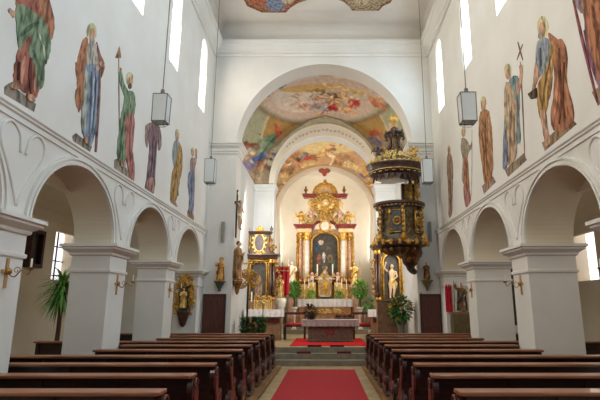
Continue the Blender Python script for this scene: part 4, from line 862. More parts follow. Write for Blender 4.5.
for q in (-1, 1):
    for xx, yy, r, mt in ((.82, HY - .12, .105, WHMARB), (1.12, HY + .05, .075, PINK)):
        m = MB(); m.lathe([(r * 1.35, 0), (r * 1.35, .06), (r * 1.1, .1), (r * 1.2, .13), (r, .17)], (q * xx, yy, zc0), 18); B(m, 'column_base', GOLD, smooth=True)
        m = MB(); m.lathe([(r, .16), (r * 1.02, .6), (r * .9, zc1 - zc0)], (q * xx, yy, zc0), 20); B(m, 'column', mt, smooth=True)
        m = MB(); m.lathe([(r * .95, 0), (r * 1.1, .05), (r * 1.0, .12), (r * 1.5, .2), (r * 1.2, .24), (r * 1.7, .34), (r * 1.7, zc2 - zc1)], (q * xx, yy, zc1), 20, 1, 1, .1, 8)
        for j in range(8):
            a = 2 * PI * j / 8; m.ell((q * xx + r * 1.45 * math.cos(a), yy + r * 1.45 * math.sin(a), zc1 + .2), (.03, .03, .06), 6, 5)
        B(m, 'capital', GOLD, smooth=True)
    m = MB(); m.box(min(q * 1.2, q * 1.32), max(q * 1.2, q * 1.32), HY + .05, HY + .15, zc0, zc2)
    for j in range(14): m.scroll((q * 1.28, HY + .02, zc0 + .1 + j * (zc2 - zc0 - .2) / 13), .07, 1.2, .018, flip=(-1) ** j)
    B(m, 'carved_side_volute', GOLD, smooth=True)
    # entablature blocks
    m = MB(); x0, x1 = sorted((q * .62, q * 1.28))
    m.box(x0, x1, HY - .26, HY + .3, zc2, zE - .02); B(m, 'entablature_frieze', YELM)
    m = MB(); m.molding(x0, x1, HY - .26, HY + .3, [(0, zE - .02), (.04, zE), (.05, zE + .04), (.12, zE + .08), (.16, zE + .14), (.16, zE + .17), (0, zE + .2)]); B(m, 'entablature_cornice', REDMARB)
    m = MB(); pts = spline([(q * .62, zE - .02), (q * .5, zE + .16), (q * .3, zE + .3), (q * .12, zE + .24)], 5, False)
    m.tube([(x, HY - .15, z) for x, z in pts], .07, 7); B(m, 'curved_gable', REDMARB, smooth=True)
    # upper storey
    zu = zE + .2; zt = hz(196)
    m = MB(); m.solid(spline([(q * .5, zu), (q * .95, zu), (q * .9, zu + .25), (q * .72, zu + .5), (q * .7, zu + .9), (q * .78, zt - .1), (q * .55, zt - .1), (q * .5, zu + .6)], 4), [], lambda u, v, w_: (u, w_, v), HY - .02, HY + .2); B(m, 'upper_pilaster', YELM)
    m = MB(); m.scroll((q * .84, HY - .06, zu + .3), .2, 1.5, .045, flip=q); m.scroll((q * .72, HY - .06, zt - .35), .12, 1.5, .03, flip=-q)
    m.tube([(q * .95, HY - .05, zu + .02), (q * .74, HY - .08, zu + .5), (q * .68, HY - .08, zt - .2)], .045, 7, 4)
    rocaille(m, (q * .66, HY - .05, (zu + zt) / 2), .14, .5, 14, 5 + q, .05, .05); rocaille(m, (q * .45, HY - .12, zu + .2), .3, .18, 26, 31 + q, .06, .05); B(m, 'upper_volute', GOLDL, smooth=True)
    m = MB(); x0, x1 = sorted((q * .5, q * .98)); m.molding(x0, x1, HY - .14, HY + .2, [(0, zt - .1), (.05, zt - .06), (.05, zt), (.1, zt + .06), (0, zt + .09)]); B(m, 'upper_cornice', REDMARB)
    m = MB(); m.lathe([(.04, 0), (.06, .03), (.03, .08), (.09, .18), (.08, .24), (.03, .28), (.05, .32), (.01, .4)], (q * .9, HY - .02, zt + .08), 12); B(m, 'urn', GOLDB, smooth=True)
m = MB(); pa = spline([(-.55, hz(196)), (-.5, hz(190)), (-.3, hz(185.5)), (0, hz(183.5)), (.3, hz(185.5)), (.5, hz(190)), (.55, hz(196))], 4, False)
m.tube([(x, HY - .04, z) for x, z in pa], .06, 8); B(m, 'top_arch', GOLD, smooth=True)
m = MB(); m.tube([(x * .9, HY - .08, z - .09) for x, z in pa], .05, 8); rocaille(m, (0, HY - .05, hz(185)), .3, .1, 14, 3, .05, .05); m.ell((0, HY - .05, hz(182)), (.08, .05, .12)); B(m, 'top_ornament', GOLD, smooth=True)
m = MB(); m.solid([(x * .97, z) for x, z in pa] + [(.6, hz(222)), (-.6, hz(222))], [], lambda u, v, w_: (u, w_, v), HY + .02, HY + .2); B(m, 'upper_panel', YELM)
# gloria
cx, cz = hx(325.5), hz(204)
m = MB(); rr = random.Random(9)
for i in range(48):
    a = 2 * PI * i / 48; L_ = (.5, .38, .44)[i % 3]; d = (math.cos(a), math.sin(a)); p = (-d[1], d[0])
    m.add([(cx + p[0] * .03, HY - .1, cz + p[1] * .03), (cx - p[0] * .03, HY - .1, cz - p[1] * .03), (cx + d[0] * L_ - p[0] * .022, HY - .05, cz + d[1] * L_ - p[1] * .022), (cx + d[0] * L_ + p[0] * .022, HY - .05, cz + d[1] * L_ + p[1] * .022), (cx + d[0] * .2, HY - .16, cz + d[1] * .2)], [(0, 1, 4), (1, 2, 4), (2, 3, 4), (3, 0, 4), (0, 3, 2, 1)])
B(m, 'sunburst', GOLDL)
m = MB()
for i in range(22):
    a = 2 * PI * i / 22; m.ell((cx + .5 * math.cos(a), HY - .08, cz + .48 * math.sin(a)), (.07, .06, .07), 7, 5)
rocaille(m, (cx, HY - .1, cz - .5), .5, .25, 36, 12, .08, .055)
B(m, 'cloud_wreath', GOLD, smooth=True)
m = MB(); m.ell((cx, HY - .18, cz), (.07, .05, .07)); m.tube([(cx - .14, HY - .18, cz + .05), (cx, HY - .2, cz), (cx + .14, HY - .18, cz + .05)], .025, 6, 4); B(m, 'dove', IVORY, smooth=True)
# cartouche and lower gold
m = MB(); m.ell((hx(325), HY - .3, hz(227)), (.2, .08, .22), 14, 8); B(m, 'cartouche', WHMARB, smooth=True)
m = MB(); x, z = hx(325), hz(227)
for i in range(18):
    a = 2 * PI * i / 18; m.ell((x + .24 * math.cos(a), HY - .3, z + .26 * math.sin(a)), (.055, .05, .055), 6, 5)
rocaille(m, (x, HY - .28, z - .25), .3, .08, 12, 8, .04, .05); B(m, 'cartouche_frame', GOLD, smooth=True)
for x in (-1.12, -.78, .78, 1.12):
    m = MB(); m.box(x - .12, x + .12, HY - .14, HY - .1, 1.95, hz(286)); rocaille(m, (x, HY - .14, 2.2), .1, .2, 10, int(x * 9) + 30, .03, .04); B(m, 'gilded_panel', GOLDL)
# tabernacle
tb = thing('tabernacle', 'gilded tabernacle with gabled roof on the high altar', 'tabernacle', (0, HY - .35, hz(297)))
def TB(mb, nm, mt, **k): return mb.build(nm, mt, tb, world=True, **k)
zt0 = hz(297); zt1 = hz(280)
m = MB(); m.box(-.3, .3, HY - .55, HY - .3, zt0, zt1); TB(m, 'cabinet', WHMARB)
m = MB(); m.solid([(-.16, zt0 + .08), (.16, zt0 + .08), (.16, zt1 - .16)] + arc(0, zt1 - .16, .16, 0, PI, 10)[1:-1] + [(-.16, zt1 - .16)], [], lambda u, v, w_: (u, w_, v), HY - .6, HY - .55); TB(m, 'door', GOLD)
m = MB()
for q in (-1, 1): m.lathe([(.05, 0), (.035, .04), (.04, .3), (.03, zt1 - zt0 - .08), (.055, zt1 - zt0)], (q * .25, HY - .6, zt0), 10)
m.ell((0, HY - .62, (zt0 + zt1) / 2), (.09, .03, .14)); TB(m, 'colonnette', GOLD, smooth=True)
m = MB(); m.solid(spline([(-.42, zt1), (.42, zt1), (.36, zt1 + .07), (.18, zt1 + .14), (.1, zt1 + .32), (0, zt1 + .42), (-.1, zt1 + .32), (-.18, zt1 + .14), (-.36, zt1 + .07)], 3), [], lambda u, v, w_: (u, w_, v), HY - .6, HY - .3); TB(m, 'gable_roof', WHMARB)
m = MB(); rocaille(m, (0, HY - .6, zt1 + .14), .22, .14, 20, 22, .04, .04); m.tube([(-.42, HY - .6, zt1), (-.3, HY - .6, zt1 + .1), (-.14, HY - .6, zt1 + .18), (0, HY - .6, zt1 + .42), (.14, HY - .6, zt1 + .18), (.3, HY - .6, zt1 + .1), (.42, HY - .6, zt1)], .025, 6, 3); TB(m, 'gable_ornament', GOLD, smooth=True)
# mensa with its cloth
MZ = hz(299.5)
t = thing('altar_table', 'high altar table with gilded front panel under the white cloth', 'altar table', (0, HY - .6, .78))
m = MB(); m.box(-1.1, 1.1, HY - .95, HY - .28, .78, MZ - .01); m.build('table_block', mat('tan_marble', s(186, 138, 92), .45, col2=s(160, 108, 66), scale=7), t, world=True)
m = MB(); x = 0
for i in range(15): m.scroll((-.7 + i * .1, HY - .97, hz(311.5) + .03 * math.sin(i * 1.7)), .07, 1.3, .02, flip=(-1) ** i)
rocaille(m, (0, HY - .97, hz(311)), .7, .09, 26, 77, .02, .04); m.build('gilded_front_carving', GOLDL, t, world=True, smooth=True)
m = MB(); cloth(m, -1.17, 1.17, HY - .98, HY - .27, MZ + .01, .33, 60, .02); o = m.build('altar_cloth', LINEN); tag(o, 'white linen cloth on the high altar table', 'cloth'); md = o.modifiers.new('t', 'SOLIDIFY'); md.thickness = .004
# candlesticks on the high altar
for k, px in enumerate((305.5, 309.5, 313.5, 336.5, 341, 345.5)):
    x = hx(px); t = thing('altar_candlestick', 'gilded candlestick with tall white candle on the high altar, %s from the left' % ['first', 'second', 'third', 'fourth', 'fifth', 'sixth'][k], 'candlestick', (x, HY - .75, MZ + .016), 'six candlesticks on the high altar')
    hc = (.48, .55, .62, .62, .55, .48)[k]
    m = MB(); m.lathe([(.07, 0), (.07, .02), (.03, .05), (.02, .1), (.04, .14), (.018, .2), (.03, hc * .6), (.015, hc * .75), (.05, hc * .8), (.05, hc * .82), (.01, hc * .83)], (0, 0, 0), 10); m.build('stem', GOLDL, t, smooth=True)
    m = MB(); m.lathe([(.018, 0), (.018, .42), (.004, .44)], (0, 0, hc * .83), 8); m.build('candle', CANDLE, t)
for k, px in enumerate((317.5, 332.5)):
    x = hx(px); zb = hz(279); t = thing('tall_candle', 'tall white candle standing before the altar painting, %s of the tabernacle' % ('left', 'right')[k], 'candle', (x, HY - .3, zt1 - .12))
    m = MB(); m.lathe([(.05, 0), (.03, .05), (.03, .2), (.05, .24)], (0, 0, 0), 10); m.build('holder', GOLD, t, smooth=True)
    m = MB(); m.lathe([(.028, .24), (.028, hz(265) - zt1 + .12), (.005, hz(265) - zt1 + .14)], (0, 0, 0), 8); m.build('wax', CANDLE, t)
    q = -1 if k == 0 else 1
    t = thing('adoring_angel', 'small gilded angel kneeling %s of the tabernacle' % ('left', 'right')[k], 'statue', (hx(325 + q * 12.5), HY - .4, hz(283)))
    cherub(t, (0, 0, 0), .48, PINK, GOLD, 0)
    m = MB(); m.box(-.16, .16, -.13, .25, -(hz(283) - MZ) + .012, -.0); rocaille(m, (0, -.14, -.3), .12, .2, 10, 50 + k, .02, .04); m.build('gilded_pedestal', GOLDL, t)
# standing saints of the high altar
for (px, py0, py1, lbl, rb, ck, po) in ((293.0, 286, 262, 'white and gold saint with a staff standing left of the high altar columns', IVORY, GOLD, 1), (353.5, 286, 263, 'golden saint with dark hat standing right of the high altar columns', GOLDL, GOLD, 2)):
    x = hx(px); zb = hz(py0); t = thing('saint_figure', lbl, 'statue', (x, HY - .3, zb))
    figure(t, (0, 0, 0), hz(py1) - zb, rb, ck, GOLDL if po == 2 else IVORY, HAIR if po == 2 else GOLD, po, phase=px)
    m = MB(); m.tube([(-.24 if po == 1 else .3, -.14, 0.0), (-.24 if po == 1 else .26, -.14, hz(py1 - 2) - zb)], .016, 6); m.build('staff', GOLD, t)
    m = MB(); m.lathe([(.18, 0), (.2, .04), (.2, .1), (.14, .16), (.14, zb - 1.9), (.2, zb - 1.85), (.2, zb - .79)], (0, 0, -(zb - .785)), 12); m.v = [(a, b, max(min(c, 0), -(zb - .785))) for a, b, c in m.v]
    m = MB(); H_ = zb - .785; m.lathe([(.2, -H_), (.2, -H_ + .4), (.15, -H_ + .5), (.15, -.2), (.22, -.08), (.22, 0)], (0, 0, 0), 12); m.build('pedestal', PINK, t, smooth=True)
for (px, py, hh, lbl, cl) in ((301, 222, .62, 'golden saint figure seated above the left altar columns', GOLD), (348.5, 222, .62, 'golden saint figure seated above the right altar columns', GOLD), (311, 219, .5, 'white winged angel leaning at the left of the sunburst', PINK), (340, 219, .5, 'white winged angel leaning at the right of the sunburst', PINK)):
    t = thing('altar_angel', lbl, 'statue', (hx(px), HY - .25, zE + .2 + (0 if hh > .55 else .16)))
    cherub(t, (0, 0, 0), hh, cl, GOLDL if cl is GOLD else IVORY)

# plants on and beside the altar
def bush(parent, c, r, n, L_, mt, seed=1, wd=.5, rz=None):
    m = MB(); q = random.Random(seed)
    for i in range(n):
        a, b = q.random() * 2 * PI, math.acos(2 * q.random() - 1); d = Vector((math.sin(b) * math.cos(a), math.sin(b) * math.sin(a), math.cos(b)))
        p = Vector(c) + Vector((d.x * r, d.y * r, d.z * (rz or r))) * (q.random() ** .4)
        m.leaf(p, d + Vector((q.uniform(-.5, .5), q.uniform(-.5, .5), q.uniform(-.5, .3))), L_ * (.7 + .6 * q.random()), L_ * wd)
    return m.build('foliage', mt, parent)
def pot(parent, r, h, mt, z=0):
    m = MB(); m.lathe([(r * .7, 0), (r * .75, h * .1), (r, h * .85), (r * 1.1, h * .88), (r * 1.1, h), (r * .9, h)], (0, 0, z), 14); return m.build('pot', mt, parent, smooth=True)
for (px, lbl, mts, sd) in ((294.5, 'round green bush on a tall white stand left of the high altar', LEAF, 3), (360, 'bright green ball shaped bush on a tall stand right of the high altar', LEAFY, 4)):
    Yb = 20.6; x, zc = at(px, 289, Yb); zf = .604 if abs(x) < 2 and Yb > 20.2 else .424
    t = thing('potted_bush', lbl, 'plant', (x, Yb, zf))
    r = .27 if px < 300 else .32
    bush(t, (0, 0, zc - zf), r, 800, .13, mts, sd, .42, r * 1.15)
    bush(t, (-.05, -.08, zc - zf), r * .9, 260, .12, LEAFY if px < 300 else LEAF, sd + 9, .42, r)
    m = MB(); m.tube([(0, 0, zc - zf - .85), (0, 0, zc - zf)], .03, 6); m.build('trunk', HAIR, t)
    m = MB(); m.box(-.1, .1, -.1, .1, 0, .04); m.lathe([(.09, .04), (.06, .1), (.055, .4), (.08, zc - zf - .86), (.14, zc - zf - .8), (.12, zc - zf - .74)], (0, 0, 0), 14); m.build('stand', WHMARB, t, smooth=False)
for (px, py, nm, Yb, rr_, mt_, L_) in ((312, 297, 'low green potted plant on the left of the high altar cloth', HY - .8, .18, LEAFY, .12), (338, 297, 'low green potted plant on the right of the high altar cloth', HY - .8, .18, LEAF, .12)):
    x = hx(px); t = thing('potted_plant', nm, 'plant', (x, Yb, MZ + .016)); pot(t, .07, .1, WHMARB); bush(t, (0, 0, .2), rr_, 160, L_, mt_, int(px), .5, .12)
PUR = mat('dark_red_leaf', s(92, 30, 34), .5, col2=s(60, 50, 36), scale=7)
x, z = at(311, 314, 16.0); t = thing('flower_arrangement', 'dark red leafy arrangement on the left of the stone altar', 'flowers', (x, 15.75, .436 + .69))
pot(t, .08, .1, mat('terracotta', s(150, 84, 60), .6)); bush(t, (0, 0, .24), .17, 220, .16, PUR, 6, .35); bush(t, (0, -.03, .22), .13, 60, .12, LEAFD, 7, .35)
x, z = at(344, 312, 15.9); t = thing('flower_arrangement', 'low reddish flower arrangement on the right of the stone altar', 'flowers', (x, 15.95, .436 + .69))
m = MB(); m.box(-.3, .3, -.06, .06, 0, .04); m.build('tray', IRON, t)
m = MB(); q = random.Random(5)
for i in range(120): m.leaf((q.uniform(-.3, .3), q.uniform(-.06, .06), .04), (q.uniform(-.4, .4), q.uniform(-.4, .4), 1), q.uniform(.06, .18), .03)
m.build('foliage', PUR, t)
m = MB()
for i in range(7): m.ell((-.27 + i * .09, 0, .12 + .04 * (i % 2)), .025, 7, 5)
m.build('blossoms', mat('orange_blossom', s(200, 96, 50), .6), t)
# large bush of the right side behind (drooping branch)
x, z = at(371, 304, 18); t = thing('potted_plant', 'drooping green plant beside the right side altar cloth', 'plant', (x, 18.0, .424))
pot(t, .12, .25, WHMARB); m = MB(); m.lathe([(.02, .2), (.018, z - .4)], (0, 0, 0), 6); m.build('stem', HAIR, t); bush(t, (0, 0, z - .42), .26, 260, .16, LEAF, 12, .3, .16)

# ================================================================ SIDE ALTARS of the choir
def side_altar(px0, lbl, sgn, statue_niche):
    AY = 17.2; x0 = (px0 - 325) / FOC * (AY * CA + .3)
    t = thing('side_altar', lbl, 'altar', (x0, AY, .42))
    Z = lambda py: at(px0, py, AY)[1]
    def Q(mb, nm, mt, par=None, **k):
        mb.v = [(x0 + a, AY + b, c) for a, b, c in mb.v]; return mb.build(nm, mt, par or t, world=True, **k)
    ze = Z(258 if sgn < 0 else 249); zt = Z(230 if sgn < 0 else 222); zb = Z(300)
    m = MB(); m.box(-.64, .64, .0, .3, .424, zb); m.box(-.5, .5, -.02, .0, .5, zb - .08); Q(m, 'pedestal', BRNMARB, bevel=.015)
    m = MB(); hw = .3; na = Z(267 if sgn < 0 else 262)
    m.solid([(-.6, zb), (.6, zb), (.6, ze), (-.6, ze)], [[(-hw, zb + .06), (hw, zb + .06), (hw, na)] + arc(0, na, hw, 0, PI, 14)[1:-1] + [(-hw, na)]], lambda u, v, w_: (u, w_, v), .05, .28); Q(m, 'retable_panel', BLKMARB)
    m = MB(); m.box(-.36, .36, .22, .27, zb, na + .34); Q(m, 'niche_back', DARKPIC)
    m = MB(); fr = [(-hw, zb + .06), (-hw, na)] + arc(0, na, hw, PI, 0, 12)[1:-1] + [(hw, na), (hw, zb + .06)]
    m.tube([(a, .02, b) for a, b in fr], .042, 7); m.tube([(a * 1.22, .03, b + (.05 if b >= na else 0)) for a, b in fr], .022, 6)
    rocaille(m, (0, .0, na + hw + .02), .2, .07, 16, 99, .04, .04); Q(m, 'niche_frame', GOLD, smooth=True)
    for q in (-1, 1):
        for xx, yy in ((.44, -.05), (.55, .02)):
            m = MB(); m.lathe([(.06, 0), (.06, .05), (.045, .08), (.045, .1)], (q * xx, yy, zb), 12); Q(m, 'column_base', GOLD, smooth=True); m = MB(); m.lathe([(.045, 0), (.07, .06), (.05, .08), (.08, .15)], (q * xx, yy, ze - .2), 12); Q(m, 'capital', GOLD, smooth=True)
            m = MB(); m.lathe([(.045, .08), (.048, .5), (.04, ze - zb - .18)], (q * xx, yy, zb), 14); Q(m, 'column', GREENMARB if xx < .4 else BLKMARB, smooth=True)
        m = MB(); rocaille(m, (q * .64, .05, (zb + ze) / 2), .08, .6, 34, 7 + q, .04, .05); m.scroll((q * .6, .0, zb + .25), .1, 1.4, .025, flip=q); Q(m, 'carved_wing', GOLDB, smooth=True)
        m = MB(); m.lathe([(.03, 0), (.05, .03), (.025, .07), (.06, .15), (.03, .2), (.01, .27)], (q * .42, .1, zt - .1), 10); Q(m, 'urn', BLKMARB, smooth=True)
        m = MB(); m.scroll((q * .47, 0, ze + .35), .15, 1.5, .035, flip=q); rocaille(m, (q * .42, .0, ze + .5), .09, .3, 16, 3 + q, .05, .04); m.tube([(q * .5, .03, ze + .15), (q * .34, 0, ze + .4), (q * .32, 0, zt - .2)], .03, 6, 4); Q(m, 'volute', GOLDB, smooth=True)
    m = MB(); m.molding(-.62, .62, -.1, .28, [(0, ze - .04), (.03, ze), (.05, ze + .05), (.12, ze + .09), (.12, ze + .13), (0, ze + .15)]); Q(m, 'cornice', BLKMARB)
    m = MB(); m.solid(spline([(-.52, ze + .14), (.52, ze + .14), (.34, ze + .4), (.33, zt - .15), (-.33, zt - .15), (-.34, ze + .4)], 4), [], lambda u, v, w_: (u, w_, v), .06, .26); Q(m, 'upper_panel', BLKMARB)
    zo = (ze + .14 + zt - .15) / 2 + .05
    m = MB(); m.solid([(.17 * math.cos(a), zo + .3 * math.sin(a)) for a in [2 * PI * i / 24 for i in range(24)]], [], lambda u, v, w_: (u, w_, v), .0, .06); Q(m, 'oval_painting', mat('violet_canvas', s(60, 50, 72), .5, col2=s(100, 84, 74), scale=6))
    m = MB(); P_ = [(.19 * math.cos(a), -.0, zo + .32 * math.sin(a)) for a in [2 * PI * i / 24 for i in range(25)]]; m.tube(P_, .03, 6)
    for i in range(14):
        a = 2 * PI * i / 14; m.ell((.25 * math.cos(a), .02, zo + .39 * math.sin(a)), (.045, .03, .05), 6, 5)
    Q(m, 'oval_frame', GOLDL, smooth=True)
    m = MB(); m.molding(-.36, .36, -.04, .26, [(0, zt - .16), (.04, zt - .12), (.08, zt - .07), (0, zt - .04)]); Q(m, 'top_cornice', BLKMARB)
    m = MB(); rocaille(m, (0, .02, zt), .16, .08, 14, 41, .04, .05); m.ell((0, .02, zt + .06), (.06, .05, .1)); Q(m, 'gilded_crest', GOLD, smooth=True)
    m = MB(); m.tube([(-.4, -.02, ze - .1), (.4, -.02, ze - .1)], .03, 6); rocaille(m, (0, .02, ze - .1), .4, .06, 16, 43, .03, .035); rocaille(m, (0, -.05, ze + .12), .3, .1, 18, 42, .04, .045); Q(m, 'gilded_frieze', GOLD, smooth=True)
    return x0, AY, zb, ze
x0, AY, zb, ze = side_altar(258.5, 'dark marble side altar with oval picture left in the choir', -1, False)
t = thing('altar_painting', 'dark painting of a saint set in the niche of the left side altar', 'painting', (x0, AY + .18, zb + .07))
m = MB(); m.box(-.22, .22, 0, .02, 0, 1.0); m.build('canvas', mat('niche_canvas', s(34, 30, 34), .5, col2=s(84, 60, 40), scale=5), t)
figure(t, (0, -.06, .01), .82, GOLDB, mat('deep_red_cloak', s(90, 40, 36), .6), SKIN, HAIR, 0, name='painted_saint') if False else None
m = MB(); m.solid(spline([(-.1, .1), (.1, .1), (.12, .5), (.06, .72), (0, .8), (-.06, .72), (-.12, .5)], 4), [], lambda u, v, w_: (u, w_, v), -.005, 0); m.build('painted_figure', paint((150, 120, 90)), t)
x1, AY, zb, ze = side_altar(391.5, 'dark marble side altar behind the pulpit, right in the choir', 1, True)
t = thing('saint_figure', 'pale Saint Sebastian figure with raised arm in the niche of the right side altar', 'statue', (x1, AY + .1, zb + .07))
figure(t, (0, 0, .0), 1.2, GOLDL, None, mat('pale_carved_flesh', s(214, 184, 146), .6), HAIR, 1, bare=True, phase=1.5)
t = thing('gilded_angel', 'golden angel standing at the right of the niche with the pale saint', 'statue', (x1 + .5, AY - .2, zb)); figure(t, (0, 0, 0), .95, GOLD, GOLDL, GOLD, GOLD, 0, phase=3)
# side altar tables and cloths
for sg, xa, xb, nm in ((-1, -2.65, -1.42, 'left'), (1, 1.5, 2.45, 'right')):
    yb = 16.55; zt_ = 1.42
    t = thing('side_altar_table', 'stone table of the side altar %s in the choir' % nm, 'altar table', ((xa + xb) / 2, yb, .42))
    m = MB(); m.box(xa + .05, xb - .05, yb - .25, yb + .35, .42, zt_ - .06); m.box(xa, xb, yb - .3, yb + .4, zt_ - .06, zt_ - .01); m.build('table_block', BRNMARB, t, world=True)
    m = MB(); cloth(m, xa - .02, xb + .02, yb - .34, yb + .4, zt_, .24, 40, .018); o = m.build('altar_cloth', LINEN); tag(o, 'white cloth with lace edge on the %s side altar table' % nm, 'cloth'); md = o.modifiers.new('t', 'SOLIDIFY'); md.thickness = .004
    m = MB(); m.box(xa + .1, xb - .1, yb - .285, yb - .25, 1.0, 1.12); m.build('red_frontal', DKRED, t, world=True)
# reliquary stands (gold lattice) and candle on the left table
for k, px in enumerate((257, 262.5, 268.5)):
    x, z = at(px, 309, 16.5); t = thing('gilded_reliquary', 'small gilded lattice reliquary on the left side altar, %s of three' % ('leftmost', 'middle', 'rightmost')[k], 'reliquary', (x, 16.5, 1.428), 'reliquaries on the left side altar')
    m = MB(); m.box(-.09, .09, -.04, .04, 0, .03)
    for i in range(4): m.bar((-.09 + .06 * i, 0, .03), (-.09 + .06 * i, 0, .4), .02)
    for i in range(4): m.bar((-.09, 0, .08 + .1 * i), (.09, 0, .08 + .1 * i), .02)
    m.build('lattice', GOLDL, t)
    m = MB(); rocaille(m, (0, -.02, .4), .1, .05, 8, k, .02, .03); m.ell((0, -.03, .22), (.05, .02, .07)); m.build('crest', GOLD, t, smooth=True)
x, z = at(251.5, 300, 16.4); t = thing('altar_candle', 'white candle in brass holder on the left side altar', 'candle', (x, 16.4, 1.428))
m = MB(); m.lathe([(.06, 0), (.02, .04), (.02, .2), (.05, .24)], (0, 0, 0), 10); m.build('holder', BRASS, t)
m = MB(); m.lathe([(.022, .24), (.022, .56), (.004, .58)], (0, 0, 0), 8); m.build('wax', CANDLE, t)
# processional stand with gilded carving
x, z = at(246.5, 332, 14.9); t = thing('processional_staff', 'black pole topped with gilded carved eagle and scrolls, before the left side altar', 'processional staff', (x, 14.9, .424))
ztop = at(247, 262, 14.9)[1] - .424; zg = at(247, 282, 14.9)[1] - .424
m = MB(); m.tube([(0, 0, .3), (0, 0, zg)], .03, 8); m.lathe([(.14, 0), (.14, .04), (.04, .1), (.03, .3)], (0, 0, 0), 12); m.build('pole', IRON, t)
m = MB(); 
for q in (-1, 1):
    m.tube([(0, 0, zg + .05), (q * .12, 0, zg + .2), (q * .26, 0, zg + .15), (q * .34, 0, zg - .05)], [.05, .06, .05, .02], 7, 4); m.scroll((q * .2, -.02, zg - .1), .1, 1.4, .03, flip=q); m.scroll((q * .12, -.02, zg + .3), .09, 1.3, .025, flip=-q)
rocaille(m, (0, 0, zg + .1), .3, .22, 44, 14, .06, .05); m.build('gilded_carving', GOLD, t, smooth=True)
figure(t, (0, -.02, zg + .18), ztop - zg - .1, GOLD, None, GOLD, GOLD, 3, phase=.4)
x, z = at(262.5, 330, 14.9); t = thing('candle_stand', 'thin iron stand with a small gilded basket beside the green plants', 'candle stand', (x, 14.9, .424))
h_ = at(262, 304, 14.9)[1] - .424; m = MB(); m.tube([(0, 0, 0.02), (0, 0, h_)], .014, 6); m.lathe([(.12, 0), (.12, .02), (.02, .04)], (0, 0, 0), 10); m.build('pole', IRON, t)
m = MB(); rocaille(m, (0, 0, h_ + .05), .12, .08, 14, 6, .04, .035); m.build('basket', GOLDL, t, smooth=True)
# greenery box
xa, xb = at(241, 325, 14.6)[0], at(266, 325, 14.6)[0]
t = thing('planter_box', 'low planter of dark green foliage at the left edge of the choir steps', 'plants', ((xa + xb) / 2, 14.55, .424))
w_ = (xb - xa) / 2; m = MB(); m.box(-w_, w_, -.12, .12, 0, .22); m.build('box', mat('planter_green', s(40, 52, 36), .7), t)
m = MB(); q = random.Random(3)
for i in range(2200): m.leaf((q.uniform(-w_, w_), q.uniform(-.16, .16), q.uniform(.02, .78)), (q.uniform(-1, 1), q.uniform(-1, .4), q.uniform(-.2, .8)), q.uniform(.06, .14), .05)
m.build('foliage', LEAFD, t)
m = MB()
for i in range(6): m.ell((q.uniform(-.1, .15), -.16, q.uniform(.5, .8)), .035, 7, 5)
m.build('blossoms', mat('salmon_blossom', s(190, 120, 96), .7), t)

# red banner and Madonna
x, z = at(282, 303, 18.0); zt_ = at(282, 266, 18.0)[1]; zbn = at(282, 294, 18.0)[1]
t = thing('church_banner', 'red processional banner with gold fringe hanging from a pole beside the left pilaster', 'banner', (x, 18.0, .424))
m = MB(); m.tube([(-.0, 0, 0), (0, 0, zt_ - .3)], .018, 6); m.tube([(-.28, 0, zt_ - .45), (.28, 0, zt_ - .45)], .018, 6); m.build('pole', GOLDB, t)
m = MB(); n = 16; rings = []
for i in range(9):
    v = i / 8; rings.append([(-.25 + .5 * j / n, -.03 + .03 * math.sin(j * 1.2 + v), zt_ - .45 - v * (zt_ - zbn) - (.08 * (1 - abs(2 * ((j % 5) / 4) - 1)) if i == 8 else 0)) for j in range(n + 1)])
m.loops(rings, False, False); o = m.build('cloth', REDCL, t, smooth=True); md = o.modifiers.new('t', 'SOLIDIFY'); md.thickness = .01
m = MB(); m.box(-.25, .25, -.075, -.06, zt_ - .62, zt_ - .59); m.tube([(-.25, -.05, zt_ - .46), (.25, -.05, zt_ - .46)], .014, 6); m.build('gold_trim', GOLDL, o)
xm, _ = at(279.5, 300, 17.7); zf = at(280, 298, 17.7)[1]; zh = at(280, 275, 17.7)[1]
t = thing('madonna_figure', 'golden Madonna figure with crown before the red banner', 'statue', (xm, 17.7, zf)); figure(t, (0, 0, 0), zh - zf, GOLDL, GOLD, SKIN, GOLD, 0, halo=GOLD)
t = thing('figure_pedestal', 'cream draped pedestal under the golden Madonna', 'pedestal', (xm, 17.7, .424)); m = MB(); H_ = zf - .424 - .002
m.lathe([(.16, 0), (.16, .05), (.12, .1), (.11, H_ - .5), (.16, H_ - .4), (.24, H_ - .2), (.26, H_ - .06), (.2, H_)], (0, 0, 0), 24, 1, .8, .04, 8); m.build('column', IVORY, t, smooth=True)
m = MB(); m.lathe([(.1, H_ - .47), (.17, H_ - .43), (.13, H_ - .38)], (0, 0, -.02), 12); m.build('band', IRON, t)
# taller white paschal candle beside the banner
x, z = at(273.5, 305, 17.5); t = thing('paschal_candle', 'tall thin white candle on a stand left of the red banner', 'candle', (x, 17.5, .424)); zz = at(275, 276, 17.5)[1] - .424
m = MB(); m.lathe([(.12, 0), (.12, .03), (.03, .08), (.025, 1.0), (.07, 1.06)], (0, 0, 0), 12); m.build('stand', BRASS, t, smooth=True)
m = MB(); m.lathe([(.03, 1.06), (.03, zz), (.005, zz + .03)], (0, 0, 0), 10); m.build('wax', IVORY, t)

